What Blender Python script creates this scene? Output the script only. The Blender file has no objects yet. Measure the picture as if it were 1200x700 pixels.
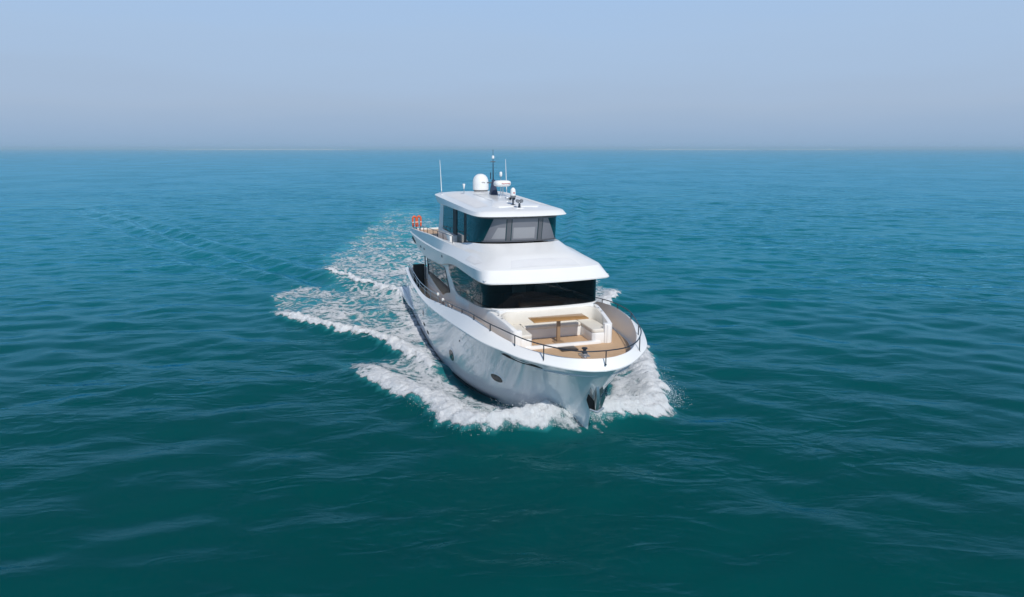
import bpy, bmesh, math, random
import numpy as np
from mathutils import Vector, Matrix

random.seed(7)
rng = np.random.default_rng(11)
S = bpy.context.scene
COL = S.collection
R = math.radians

# ------------------------------------------------------------------ camera
FPX, PITCH, CAM_H = 770.0, 12.91, 10.0
cd = bpy.data.cameras.new("camera")
cd.sensor_width = 36.0
cd.lens = FPX / 1200.0 * 36.0
cd.clip_start = 0.5
cd.clip_end = 90000.0
cam = bpy.data.objects.new("camera", cd)
cam.location = (0, 0, CAM_H)
cam.rotation_euler = (R(90 - PITCH), 0, 0)
COL.objects.link(cam)
S.camera = cam

# ------------------------------------------------------------------ yacht frame (X forward, Y port, Z up)
PSI = R(17.0)
ORG = np.array([-4.02, 44.0, 0.0])
AX = np.array([math.sin(PSI), -math.cos(PSI)])
AY = np.array([math.cos(PSI), math.sin(PSI)])
YAW = math.atan2(AX[1], AX[0])

# ------------------------------------------------------------------ sun and sky
SUN_EL = R(46)
a_s = R(3)                                     # a little to port of the bow
sh = AX * math.cos(a_s) + AY * math.sin(a_s)
sun_dir = Vector((sh[0] * math.cos(SUN_EL), sh[1] * math.cos(SUN_EL), math.sin(SUN_EL)))
sd = bpy.data.lights.new("sun", 'SUN')
sd.energy = 3.5
sd.angle = R(0.55)
sd.color = (1.0, 0.96, 0.90)
sun = bpy.data.objects.new("sun", sd)
sun.rotation_euler = sun_dir.to_track_quat('Z', 'Y').to_euler()
sun.location = (20, -20, 60)
COL.objects.link(sun)

W = bpy.data.worlds.new("World")
S.world = W
W.use_nodes = True
wn = W.node_tree
bg = wn.nodes["Background"]
sky = wn.nodes.new("ShaderNodeTexSky")
sky.sky_type = 'NISHITA'
sky.sun_disc = False
sky.sun_elevation = SUN_EL
sky.sun_rotation = math.atan2(sun_dir.x, sun_dir.y)
sky.altitude = 0
sky.air_density = 1.0
sky.dust_density = 0.3
sky.ozone_density = 2.0
# the hazy layer of air low over the gulf: paler, greyer blue towards the horizon
wg = wn.nodes.new("ShaderNodeNewGeometry")
wsep = wn.nodes.new("ShaderNodeSeparateXYZ")
wn.links.new(wg.outputs["Incoming"], wsep.inputs[0])
wneg = wn.nodes.new("ShaderNodeMath"); wneg.operation = 'MULTIPLY'; wneg.inputs[1].default_value = -1.0
wn.links.new(wsep.outputs[2], wneg.inputs[0])
wr = wn.nodes.new("ShaderNodeValToRGB")
HZ = [(0.0, (.265, .405, .585)), (.006, (.285, .42, .60)), (.022, (.32, .445, .625)), (.056, (.378, .49, .655)), (.105, (.39, .525, .72)), (.15, (.392, .54, .755)), (.21, (.375, .545, .80)), (.45, (.27, .44, .74))]
while len(wr.color_ramp.elements) < len(HZ):
    wr.color_ramp.elements.new(.5)
for el_, (p_, c_) in zip(wr.color_ramp.elements, HZ):
    el_.position = p_; el_.color = (*c_, 1)
wmap = wn.nodes.new("ShaderNodeMapping"); wmap.inputs["Scale"].default_value = (3.0, 3.0, 22.0)
wn.links.new(wg.outputs["Incoming"], wmap.inputs[0])
wno = wn.nodes.new("ShaderNodeTexNoise"); wno.inputs["Scale"].default_value = 1.6; wno.inputs["Detail"].default_value = 3
wn.links.new(wmap.outputs[0], wno.inputs["Vector"])
wpe = wn.nodes.new("ShaderNodeMath"); wpe.operation = 'MULTIPLY_ADD'; wpe.inputs[1].default_value = .05
wof = wn.nodes.new("ShaderNodeMath"); wof.operation = 'SUBTRACT'; wof.inputs[1].default_value = .5
wn.links.new(wno.outputs[0], wof.inputs[0])
wmu = wn.nodes.new("ShaderNodeMath"); wmu.operation = 'MULTIPLY'          # uneven only above the horizon itself
wcl = wn.nodes.new("ShaderNodeMath"); wcl.operation = 'MULTIPLY'; wcl.inputs[1].default_value = 12.0; wcl.use_clamp = True
wn.links.new(wneg.outputs[0], wcl.inputs[0])
wn.links.new(wof.outputs[0], wmu.inputs[0]); wn.links.new(wcl.outputs[0], wmu.inputs[1])
wn.links.new(wmu.outputs[0], wpe.inputs[0]); wn.links.new(wneg.outputs[0], wpe.inputs[2])
wn.links.new(wpe.outputs[0], wr.inputs[0])
wsc = wn.nodes.new("ShaderNodeVectorMath"); wsc.operation = 'SCALE'; wsc.inputs[3].default_value = 10.0
wn.links.new(wr.outputs[0], wsc.inputs[0])
wf = wn.nodes.new("ShaderNodeMapRange"); wf.interpolation_type = 'SMOOTHSTEP'
wf.inputs[1].default_value = .20; wf.inputs[2].default_value = .50; wf.inputs[3].default_value = 1.0; wf.inputs[4].default_value = 0.0
wn.links.new(wneg.outputs[0], wf.inputs[0])
wmx = wn.nodes.new("ShaderNodeMix"); wmx.data_type = 'RGBA'
wn.links.new(wf.outputs[0], wmx.inputs[0]); wn.links.new(sky.outputs[0], wmx.inputs[6]); wn.links.new(wsc.outputs[0], wmx.inputs[7])
wn.links.new(wmx.outputs[2], bg.inputs[0])
bg.inputs[1].default_value = 0.10

S.view_settings.view_transform = 'Standard'
S.view_settings.look = 'None'
S.view_settings.exposure = 0.0
S.view_settings.gamma = 1.0
S.view_settings.use_curve_mapping = False
S.render.engine = 'CYCLES'
S.cycles.max_bounces = 8
S.cycles.transparent_max_bounces = 12
S.cycles.use_denoising = True
S.cycles.volume_bounces = 0

# ------------------------------------------------------------------ helpers
def tag(o, label=None, cat=None, group=None, kind=None):
    if label: o["label"] = label
    if cat: o["category"] = cat
    if group: o["group"] = group
    if kind: o["kind"] = kind
    return o

def empty(name, loc=(0, 0, 0), rz=0.0, parent=None):
    o = bpy.data.objects.new(name, None)
    o.location = loc
    o.rotation_euler = (0, 0, rz)
    o.empty_display_size = 0.3
    COL.objects.link(o)
    o.parent = parent
    return o

def fin(name, bm, mat, parent=None, smooth=35, recalc=True):
    if recalc:
        bmesh.ops.recalc_face_normals(bm, faces=bm.faces[:])
    me = bpy.data.meshes.new(name)
    bm.to_mesh(me)
    bm.free()
    me.materials.append(mat)
    if smooth:
        me.polygons.foreach_set("use_smooth", [True] * len(me.polygons))
        try:
            me.set_sharp_from_angle(angle=R(smooth))
        except Exception:
            pass
    o = bpy.data.objects.new(name, me)
    COL.objects.link(o)
    o.parent = parent
    return o

def grid_faces(bm, rows, close=False):
    """rows: list of equal length vertex-coordinate lists"""
    vr = [[bm.verts.new(p) for p in r] for r in rows]
    n = len(vr[0])
    for a, b in zip(vr, vr[1:]):
        for i in range(n if close else n - 1):
            j = (i + 1) % n
            try:
                bm.faces.new((a[i], a[j], b[j], b[i]))
            except ValueError:
                pass
    return vr

def clean(bm, d=1e-4):
    bmesh.ops.remove_doubles(bm, verts=bm.verts[:], dist=d)
    bmesh.ops.dissolve_degenerate(bm, dist=1e-5, edges=bm.edges[:])
    return bm

def box(bm, x0, x1, y0, y1, z0, z1, bev=0.0, seg=2):
    t = bmesh.new()
    r = bmesh.ops.create_cube(t, size=1.0)
    for v in t.verts:
        v.co = Vector(((x0 + x1) / 2 + v.co.x * (x1 - x0), (y0 + y1) / 2 + v.co.y * (y1 - y0), (z0 + z1) / 2 + v.co.z * (z1 - z0)))
    if bev:
        bmesh.ops.bevel(t, geom=t.edges[:], offset=bev, segments=seg, profile=0.5, affect='EDGES')
    join(bm, t)

def join(bm, t, M=None):
    if M is not None:
        bmesh.ops.transform(t, matrix=M, verts=t.verts[:])
    me = bpy.data.meshes.new("tmp")
    t.to_mesh(me)
    t.free()
    bm.from_mesh(me)
    bpy.data.meshes.remove(me)

def prism(bm, pts, z0, z1, bev=0.0, seg=2):
    """outline pts [(x,y)] extruded in z; z0/z1 numbers or functions of (x,y)"""
    t = bmesh.new()
    f0 = z0 if callable(z0) else (lambda x, y: z0)
    f1 = z1 if callable(z1) else (lambda x, y: z1)
    lo = [t.verts.new((x, y, f0(x, y))) for x, y in pts]
    hi = [t.verts.new((x, y, f1(x, y))) for x, y in pts]
    t.faces.new(lo[::-1])
    t.faces.new(hi)
    n = len(pts)
    for i in range(n):
        j = (i + 1) % n
        t.faces.new((lo[i], lo[j], hi[j], hi[i]))
    bmesh.ops.recalc_face_normals(t, faces=t.faces[:])
    if bev:
        es = [e for e in t.edges if len(e.link_faces) == 2 and e.calc_face_angle(0) > R(25)]
        bmesh.ops.bevel(t, geom=es, offset=bev, segments=seg, profile=0.5, affect='EDGES')
    join(bm, t)

def tube(bm, path, r, n=8, cap=True):
    P = [Vector(p) for p in path]
    rad = r if isinstance(r, (list, tuple)) else [r] * len(P)
    rows = []
    up0 = None
    for i, p in enumerate(P):
        d = (P[min(i + 1, len(P) - 1)] - P[max(i - 1, 0)]).normalized()
        u = up0 if up0 is not None else (Vector((0, 0, 1)) if abs(d.z) < 0.9 else Vector((1, 0, 0)))
        u = (u - d * u.dot(d)).normalized()
        up0 = u
        w = d.cross(u)
        rows.append([p + (u * math.cos(2 * math.pi * k / n) + w * math.sin(2 * math.pi * k / n)) * rad[i] for k in range(n)])
    vr = grid_faces(bm, rows, close=True)
    if cap:
        bm.faces.new(vr[0][::-1])
        bm.faces.new(vr[-1])

def lathe(bm, prof, loc=(0, 0, 0), n=20, M=None):
    """prof [(r,z)] revolved about z"""
    t = bmesh.new()
    rows = [[Vector((max(r, 1e-4) * math.cos(2 * math.pi * k / n), max(r, 1e-4) * math.sin(2 * math.pi * k / n), z)) for k in range(n)] for r, z in prof]
    vr = grid_faces(t, rows, close=True)
    t.faces.new(vr[0][::-1])
    t.faces.new(vr[-1])
    clean(t)
    MM = Matrix.Translation(loc)
    if M is not None:
        MM = MM @ M
    join(bm, t, MM)

def crv(pts, n):
    """Catmull-Rom resample through pts, n samples, by chord length"""
    P = np.array(pts, float)
    d = np.r_[0, np.cumsum(np.linalg.norm(np.diff(P, axis=0), axis=1))]
    out = []
    T = np.gradient(P, d, axis=0)
    for s in np.linspace(0, d[-1], n):
        i = min(np.searchsorted(d, s, side='right') - 1, len(d) - 2)
        h = d[i + 1] - d[i]
        u = (s - d[i]) / h
        h00 = 2 * u**3 - 3 * u**2 + 1; h10 = u**3 - 2 * u**2 + u
        h01 = -2 * u**3 + 3 * u**2; h11 = u**3 - u**2
        out.append(h00 * P[i] + h10 * h * T[i] + h01 * P[i + 1] + h11 * h * T[i + 1])
    return np.array(out)

def sub(pts, k):
    """Catmull-Rom: k sub-steps in each span, so lists of equal length stay paired"""
    P = np.array(pts, float)
    d = np.r_[0, np.cumsum(np.maximum(np.linalg.norm(np.diff(P, axis=0), axis=1), 1e-3))]
    T = np.zeros_like(P)
    T[1:-1] = (P[2:] - P[:-2]) / (d[2:] - d[:-2])[:, None]
    T[0] = (P[1] - P[0]) / (d[1] - d[0])
    T[-1] = (P[-1] - P[-2]) / (d[-1] - d[-2])
    out = []
    for i in range(len(P) - 1):
        h = d[i + 1] - d[i]
        m0, m1 = T[i] * h, T[i + 1] * h
        for u in np.arange(k) / k:
            out.append((2*u**3-3*u**2+1)*P[i] + (u**3-2*u**2+u)*m0 + (-2*u**3+3*u**2)*P[i+1] + (u**3-u**2)*m1)
    out.append(P[-1])
    return np.array(out)

def mir(half):
    """half outline, stern to bow centre, y>0 -> full ring starboard stern .. bow .. port stern"""
    h = np.array(half)
    st = h * np.array([1, -1, 1])
    return [tuple(p) for p in st] + [tuple(p) for p in h[::-1][1:]]

# ------------------------------------------------------------------ materials
def mat(name, col, rough=0.4, metal=0.0, spec=0.5, coat=0.0, coat_rough=0.03, trans=0.0, ior=1.5):
    m = bpy.data.materials.new(name)
    m.use_nodes = True
    b = m.node_tree.nodes["Principled BSDF"]
    b.inputs["Base Color"].default_value = (*col, 1)
    b.inputs["Roughness"].default_value = rough
    b.inputs["Metallic"].default_value = metal
    b.inputs["Specular IOR Level"].default_value = spec
    b.inputs["IOR"].default_value = ior
    b.inputs["Coat Weight"].default_value = coat
    b.inputs["Coat Roughness"].default_value = coat_rough
    b.inputs["Transmission Weight"].default_value = trans
    return m

def nodes(m):
    return m.node_tree.nodes, m.node_tree.links, m.node_tree.nodes["Principled BSDF"]

def noise_node(n, l, scale, detail=3, rough=0.5, vec=None, dist=0.0):
    t = n.new("ShaderNodeTexNoise")
    t.inputs["Scale"].default_value = scale
    t.inputs["Detail"].default_value = detail
    t.inputs["Roughness"].default_value = rough
    t.inputs["Distortion"].default_value = dist
    if vec is not None:
        l.new(vec, t.inputs["Vector"])
    return t

def ramp(n, l, src, stops):
    r = n.new("ShaderNodeValToRGB")
    e = r.color_ramp.elements
    while len(e) < len(stops):
        e.new(0.5)
    for el, (p, c) in zip(e, stops):
        el.position = p
        el.color = (*c, 1)
    l.new(src, r.inputs[0])
    return r

def weather(m, c0, c1, scale=0.6, rlo=None, rhi=None, bump=0.0, bscale=3.0):
    """slight uneven tone and gloss on a big surface"""
    n, l, b = nodes(m)
    tc = n.new("ShaderNodeTexCoord")
    t = noise_node(n, l, scale, 5, 0.6, tc.outputs["Object"])
    r = ramp(n, l, t.outputs[0], [(0.3, c0), (0.7, c1)])
    l.new(r.outputs[0], b.inputs["Base Color"])
    if rlo is not None:
        mr = n.new("ShaderNodeMapRange")
        mr.inputs[3].default_value = rlo; mr.inputs[4].default_value = rhi
        l.new(t.outputs[0], mr.inputs[0]); l.new(mr.outputs[0], b.inputs["Roughness"])
    if bump:
        t2 = noise_node(n, l, bscale, 2, 0.5, tc.outputs["Object"])
        bp = n.new("ShaderNodeBump"); bp.inputs["Strength"].default_value = bump; bp.inputs["Distance"].default_value = 0.02
        l.new(t2.outputs[0], bp.inputs["Height"]); l.new(bp.outputs[0], b.inputs["Normal"])
    return m

M_gel = weather(mat("white_gelcoat", (.8, .8, .79), .28, coat=.3), (.775, .775, .77), (.82, .82, .805), .5, .24, .36)
M_hull = weather(mat("hull_paint", (.72, .74, .75), .22, coat=1.0, coat_rough=.01), (.76, .775, .79), (.80, .81, .82), .35, .18, .28, bump=.035, bscale=.8)
M_hull.node_tree.nodes["Principled BSDF"].inputs["Coat IOR"].default_value = 1.8
M_glass = mat("tinted_glass", (.003, .008, .011), .02, spec=.4, coat=.0)
M_glass2 = mat("bridge_glass", (.001, .040, .052), .02, spec=.45)
M_black = mat("black_trim", (.008, .009, .011), .5, spec=.2)
M_steel = mat("stainless_steel", (.66, .67, .68), .32, metal=1.0)
M_dsteel = mat("dark_rail_steel", (.05, .065, .085), .3, metal=.6)
M_cush = weather(mat("cream_vinyl", (.68, .65, .59), .5), (.65, .62, .56), (.70, .67, .61), 2.0, bump=.15, bscale=6)
M_grey = mat("grey_trim", (.16, .17, .19), .5)
M_mesh = mat("shade_mesh", (.17, .175, .20), .7)
M_mesh2 = mat("shade_mesh_pale", (.30, .30, .32), .7)
M_mull = mat("mullion_grey", (.10, .105, .12), .5)
M_orange = weather(mat("orange_vinyl", (.62, .11, .035), .5), (.56, .09, .03), (.68, .13, .045), 8)
M_navy = mat("navy_paint", (.012, .025, .07), .4)
M_blue = mat("navy_fabric", (.02, .05, .13), .7)
M_red = mat("red_lettering", (.45, .03, .03), .5)
M_antifoul = mat("boot_stripe_paint", (.015, .02, .035), .4)
M_grating = mat("hatch_dark", (.035, .03, .028), .35)

def teak_mat():
    m = mat("teak", (.36, .20, .10), .6)
    n, l, b = nodes(m)
    tc = n.new("ShaderNodeTexCoord")
    sep = n.new("ShaderNodeSeparateXYZ"); l.new(tc.outputs["Object"], sep.inputs[0])
    mp = n.new("ShaderNodeMapping"); mp.inputs["Scale"].default_value = (1.0, 14, 1)
    l.new(tc.outputs["Object"], mp.inputs[0])
    g = noise_node(n, l, 2.2, 5, .6, mp.outputs[0])
    r = ramp(n, l, g.outputs[0], [(0.25, (.47, .31, .18)), (0.55, (.58, .39, .235)), (0.8, (.67, .47, .30))])
    # caulk seam every 6 cm
    fr = n.new("ShaderNodeMath"); fr.operation = 'MULTIPLY'; fr.inputs[1].default_value = 1 / 0.09
    l.new(sep.outputs[1], fr.inputs[0])
    f2 = n.new("ShaderNodeMath"); f2.operation = 'FRACT'; l.new(fr.outputs[0], f2.inputs[0])
    lt = n.new("ShaderNodeMath"); lt.operation = 'LESS_THAN'; lt.inputs[1].default_value = .10; l.new(f2.outputs[0], lt.inputs[0])
    mx = n.new("ShaderNodeMix"); mx.data_type = 'RGBA'
    l.new(lt.outputs[0], mx.inputs[0]); l.new(r.outputs[0], mx.inputs[6]); mx.inputs[7].default_value = (.06, .045, .035, 1)
    l.new(mx.outputs[2], b.inputs["Base Color"])
    return m
M_teak = teak_mat()

def wood_mat():
    m = mat("varnished_teak", (.40, .21, .07), .35, coat=.3)
    n, l, b = nodes(m)
    tc = n.new("ShaderNodeTexCoord")
    mp = n.new("ShaderNodeMapping"); mp.inputs["Scale"].default_value = (16, 1.2, 1)
    l.new(tc.outputs["Object"], mp.inputs[0])
    g = noise_node(n, l, 2.0, 5, .6, mp.outputs[0])
    r = ramp(n, l, g.outputs[0], [(0.25, (.33, .165, .05)), (0.75, (.50, .28, .105))])
    l.new(r.outputs[0], b.inputs["Base Color"])
    return m
M_wood = wood_mat()

# ------------------------------------------------------------------ numpy gradient noise
def _hash(ix, iy, seed):
    h = (ix.astype(np.int64) * 374761393 + iy.astype(np.int64) * 668265263 + seed * 1442695041) & 0xFFFFFFFF
    h = ((h ^ (h >> 13)) * 1274126177) & 0xFFFFFFFF
    h = ((h ^ (h >> 16)) * 2246822519) & 0xFFFFFFFF
    return (h ^ (h >> 15)) & 0xFFFFFFFF

def gnoise(x, y, seed=0):
    x0 = np.floor(x); y0 = np.floor(y)
    fx = x - x0; fy = y - y0
    ux = fx**3 * (fx * (fx * 6 - 15) + 10); uy = fy**3 * (fy * (fy * 6 - 15) + 10)
    v = []
    for dx in (0, 1):
        for dy in (0, 1):
            a = _hash(x0 + dx, y0 + dy, seed) * (2 * math.pi / 4294967296.0)
            v.append(np.cos(a) * (fx - dx) + np.sin(a) * (fy - dy))
    return ((v[0] * (1 - uy) + v[1] * uy) * (1 - ux) + (v[2] * (1 - uy) + v[3] * uy) * ux) * 1.4

def fbm(x, y, oct=4, seed=0, gain=.5):
    s = 0; a = 1; t = 0
    for k in range(oct):
        s = s + a * gnoise(x * 2**k + 17.3 * k, y * 2**k - 9.1 * k, seed + k); t += a; a *= gain
    return s / t

def sstep(a, b, x):
    t = np.clip((x - a) / (b - a), 0, 1)
    return t * t * (3 - 2 * t)

# ------------------------------------------------------------------ the sea: waves, wake and foam fields
wv = []
for k in range(80):
    lam = 0.65 * (10.0 / 0.65) ** (k / 79.0)
    th = R(-102) + rng.normal(0, R(34))
    kk = 2 * math.pi / lam
    amp = lam * 0.0032 * (0.6 + 0.8 * rng.random()) * (1.0 if lam < 2.4 else (2.4 / lam)**.8)
    wv.append((lam, kk * math.cos(th), kk * math.sin(th), amp, rng.random() * 6.283))

def to_local(x, y):
    dx = x - ORG[0]; dy = y - ORG[1]
    return dx * AX[0] + dy * AX[1], dx * AY[0] + dy * AY[1]

NC = [(22.35, -.15), (22.75, .7), (22.85, 1.5), (22.7, 2.7), (22.45, 3.9), (21.9, 4.4), (20.75, 4.85), (19.6, 5.25), (18, 6.0), (16.2, 6.85), (13.9, 7.8), (12.6, 8.3)]
FA = [(16.6, 3.9), (13.7, 4.7), (11.2, 5.6), (9, 6.7), (7.4, 7.85), (6.2, 8.9), (4.2, 10.3), (2.2, 11.6), (0.5, 12.6)]
SA = [(-.3, 3.4), (-3.2, 4.5), (-5.9, 6.0), (-8.6, 7.1), (-11.2, 8.4), (-13, 9.4)]

def edge_dist(px, py, poly):
    """distance to polyline, signed + inboard (towards the hull), and position 0..1 along it"""
    best = np.full(px.shape, 1e9); sg = np.zeros_like(px); tt = np.zeros_like(px)
    P = np.array(poly)
    L = np.r_[0, np.cumsum(np.linalg.norm(np.diff(P, axis=0), axis=1))]
    for i in range(len(P) - 1):
        a, b = P[i], P[i + 1]
        d = b - a; ll = d @ d
        u = np.clip(((px - a[0]) * d[0] + (py - a[1]) * d[1]) / ll, 0, 1)
        qx = px - a[0] - u * d[0]; qy = py - a[1] - u * d[1]
        dd = np.hypot(qx, qy)
        m = dd < best
        best = np.where(m, dd, best)
        sg = np.where(m, np.sign(d[0] * qy - d[1] * qx), sg)
        tt = np.where(m, (L[i] + u * math.sqrt(ll)) / L[-1], tt)
    return best * sg, tt

WLX = np.array([-2, 0, 3, 6, 9, 11.5, 13.5, 15.2, 16.6, 17.7, 18.6, 19.3, 20.2, 21.4, 22.3, 23.0])
WLY = np.array([3.2, 3.3, 3.42, 3.52, 3.6, 3.62, 3.55, 3.4, 3.15, 2.8, 2.5, 2.15, 1.5, .75, .3, 0])

def wake(x, y):
    """height, foam density (0..1) and aeration in world coordinates"""
    X, Y0 = to_local(x, y)
    side = np.where(Y0 < 0, 0, 50)
    Y = np.abs(Y0)
    wob = .35 * gnoise(X * .55 + side, Y * .55, 5) + .28 * gnoise(X * 1.6 + side, Y * 1.6, 6) + .16 * gnoise(X * 3.7 + side, Y * 3.7, 8) + .10 * gnoise(X * 9 + side, Y * 9, 9)
    e1, t1 = edge_dist(X, np.where(Y0 > 0, Y * 1.07, Y), NC); e2, t2 = edge_dist(X, Y, FA); e3, t3 = edge_dist(X, Y, SA)
    e1w, e2w, e3w = e1 + wob * .8, e2 + wob * .9, e3 + wob
    end1 = sstep(1.0, .86, t1); end2 = sstep(0.0, .12, t2) * sstep(1.0, .8, t2); end3 = sstep(1.0, .8, t3)
    h = .68 * np.exp(-((e1 - .65) / .8)**2) * (1 - .78 * t1) * end1
    h += .40 * np.exp(-((e2 - .45) / .7)**2) * end2 * (1 - .35 * t2)
    h += .34 * np.exp(-((e3 - .45) / .8)**2) * end3
    # water climbing the stem
    h += .30 * np.exp(-((X - 21.5) / .7)**2 - ((Y - .9) / .7)**2)
    # diverging wave trains outside the arms (crests slant aft, as a ship's wake does)
    q = Y + .45 * X + .8 * gnoise(X * .07, Y * .07, 77)
    env = np.exp(-((q - 6.2) / 4.6)**2) * sstep(-2, -12, X) * sstep(-120, -50, X)
    h += .24 * env * np.cos(2 * math.pi * (q - 3.6) / 3.7)
    h += .10 * np.exp(-((Y) / 5)**2) * sstep(1, -6, X) * sstep(-90, -20, X) * np.cos(X * .9)
    # foam densities
    n_big = fbm(X * .33 + side, Y * .45, 3, 21)
    d1 = np.where(e1w > -.05, np.exp(-np.maximum(e1w - .9, 0) / (1.5 - .5 * t1)), 0) * sstep(-.15, .25, e1w) * (1.08 - .35 * t1) * end1
    d2 = sstep(-.1, .25, e2w) * np.exp(-np.maximum(e2w - .55, 0) / 1.5) * 1.0 * end2
    d3 = sstep(-.1, .3, e3w) * np.exp(-np.maximum(e3w - .4, 0) / .9) * .95 * end3
    # lacy sheets left behind the crests
    in1 = sstep(-.1, .8, e1w) * sstep(11.5, 14, X)
    yo = np.interp(X, [-8, -7, -4.7, -.7, 2.2, 4.2, 6.2, 9, 11.2, 13.7, 16.6], [10.8, 11.2, 12.1, 12.0, 11.6, 10.3, 8.9, 6.7, 5.6, 4.7, 3.9])
    in2 = sstep(-.1, .9, yo + 1.3 * wob - Y) * sstep(-8.5, -3.5, X + 2.5 * wob) * sstep(17, 12, X)
    in3 = np.where(X < 2, sstep(-.3, 1.0, e3w), 0)
    cs = np.interp(X, [-75, -20], [7.0, 0.0])
    hw_t = np.interp(X, [-75, -55, -34, -20, -12], [4.0, 5.0, 7.0, 8.7, 9.0])
    tail = sstep(-.2, 2.2, hw_t + 1.6 * wob - np.abs(Y0 - cs)) * sstep(-3, -9, X)
    in3 = np.maximum(np.where(X < -11, 0, in3), tail) * sstep(3, -1, X) * sstep(-88, -58, X)
    lace = np.maximum(np.maximum(in1 * .60, in2 * (.47 + .15 * sstep(0, 9, X))), in3 * np.interp(X, [-76, -60, -30, -12, 0], [.0, .26, .36, .50, .55]))
    lace = lace + n_big * .36 * (lace > .02)
    dens = np.maximum(np.maximum(d1, d2), np.maximum(d3, np.where(np.maximum(np.maximum(in1, in2), in3) > .15, lace, 0)))
    # clear water runs along the forward hull
    hd = Y - np.interp(X, WLX, WLY)
    gap = sstep(.9, .25, hd) * sstep(12.5, 15.5, X) * sstep(23.4, 22.6, X)
    dens = dens * (1 - .85 * gap)
    dens = np.maximum(dens, .58 * np.exp(-((X - 22.55) / .65)**2 - ((Y - .55) / .5)**2))
    dens = np.where((X > 23.3) | (np.abs(hd) > 60), dens * sstep(24.2, 23.2, X), dens)
    aer = np.clip(np.maximum(np.maximum(in1 * .5, in2 * .6), np.maximum(in3 * .75, np.maximum(d1, d2))), 0, 1) * (1 - .6 * gap)
    aer = np.maximum(aer, .16 * np.exp(-((X - 22.3) / 1.0)**2 - (Y / 1.4)**2))
    return h, np.clip(dens, 0, 1.2), aer, X, Y0

def ripple(x, y, spacing):
    z = np.zeros_like(x)
    gx = 1.0 + .35 * gnoise(x * .02, y * .02, 40)
    for lam, kx, ky, a, p in wv:
        att = np.clip((lam / np.maximum(spacing, 1e-6) - 2.5) / 3.0, 0, 1)
        z += a * att * np.cos(kx * x + ky * y + p + 1.2 * gnoise(x * .05 + lam, y * .05, 60))
    return z * gx

def axis(lo, hi, step, far, n, far_lo=None):
    far_lo = far if far_lo is None else far_lo
    c = np.arange(lo, hi + step * .5, step)
    def grow(d, n):
        s = np.geomspace(step, d, n)          # distances from the edge of the fine part
        return s
    return np.r_[(lo - grow(far_lo, n))[::-1], c, hi + grow(far, n)]

def axis2(lo, hi, step, ratio, far):
    up = [hi]; d = step
    while up[-1] < far:
        d *= ratio; up.append(up[-1] + d)
    return lo, hi, up[1:]
def axis3(lo, hi, step, r_lo, r_hi, far_lo, far):
    c = list(np.arange(lo, hi, step))
    d = step; x = c[-1]
    while x < far:
        d *= r_hi if x < 1500 else 1.15
        x += d; c.append(x)
    d = step; x = c[0]; lo_ = []
    while x > -far_lo:
        d *= r_lo if x > -1500 else 1.15
        x -= d; lo_.append(x)
    return np.array(lo_[::-1] + c)
ax_x = axis3(-44, 44, .26, 1.016, 1.016, 24000, 24000)
ax_y = axis3(9, 80, .24, 1.12, 1.0075, 400, 24000)
gx, gy = np.meshgrid(ax_x, ax_y)
sx = np.gradient(ax_x); sy = np.gradient(ax_y)
spc = np.maximum(*np.meshgrid(sx, sy))
hw, dn, ae, _, _ = wake(gx, gy)
gz = ripple(gx, gy, spc) + hw * sstep(5.0, 1.2, spc)

def np_mesh(name, verts, quads, attrs, m, smooth=True):
    me = bpy.data.meshes.new(name)
    me.vertices.add(len(verts)); me.vertices.foreach_set("co", verts.astype(np.float32).ravel())
    nq = len(quads); k = quads.shape[1]
    me.loops.add(nq * k); me.loops.foreach_set("vertex_index", quads.astype(np.int32).ravel())
    me.polygons.add(nq)
    me.polygons.foreach_set("loop_start", np.arange(0, nq * k, k, dtype=np.int32))
    me.polygons.foreach_set("use_smooth", np.full(nq, smooth))
    for an, av in attrs.items():
        at = me.attributes.new(an, 'FLOAT', 'POINT'); at.data.foreach_set("value", av.astype(np.float32).ravel())
    me.materials.append(m)
    me.update(calc_edges=True); me.validate()
    o = bpy.data.objects.new(name, me); COL.objects.link(o)
    return o

def quad_idx(ny, nx):
    i = np.arange(ny * nx).reshape(ny, nx)
    return np.stack([i[:-1, :-1], i[:-1, 1:], i[1:, 1:], i[1:, :-1]], -1).reshape(-1, 4)

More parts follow.
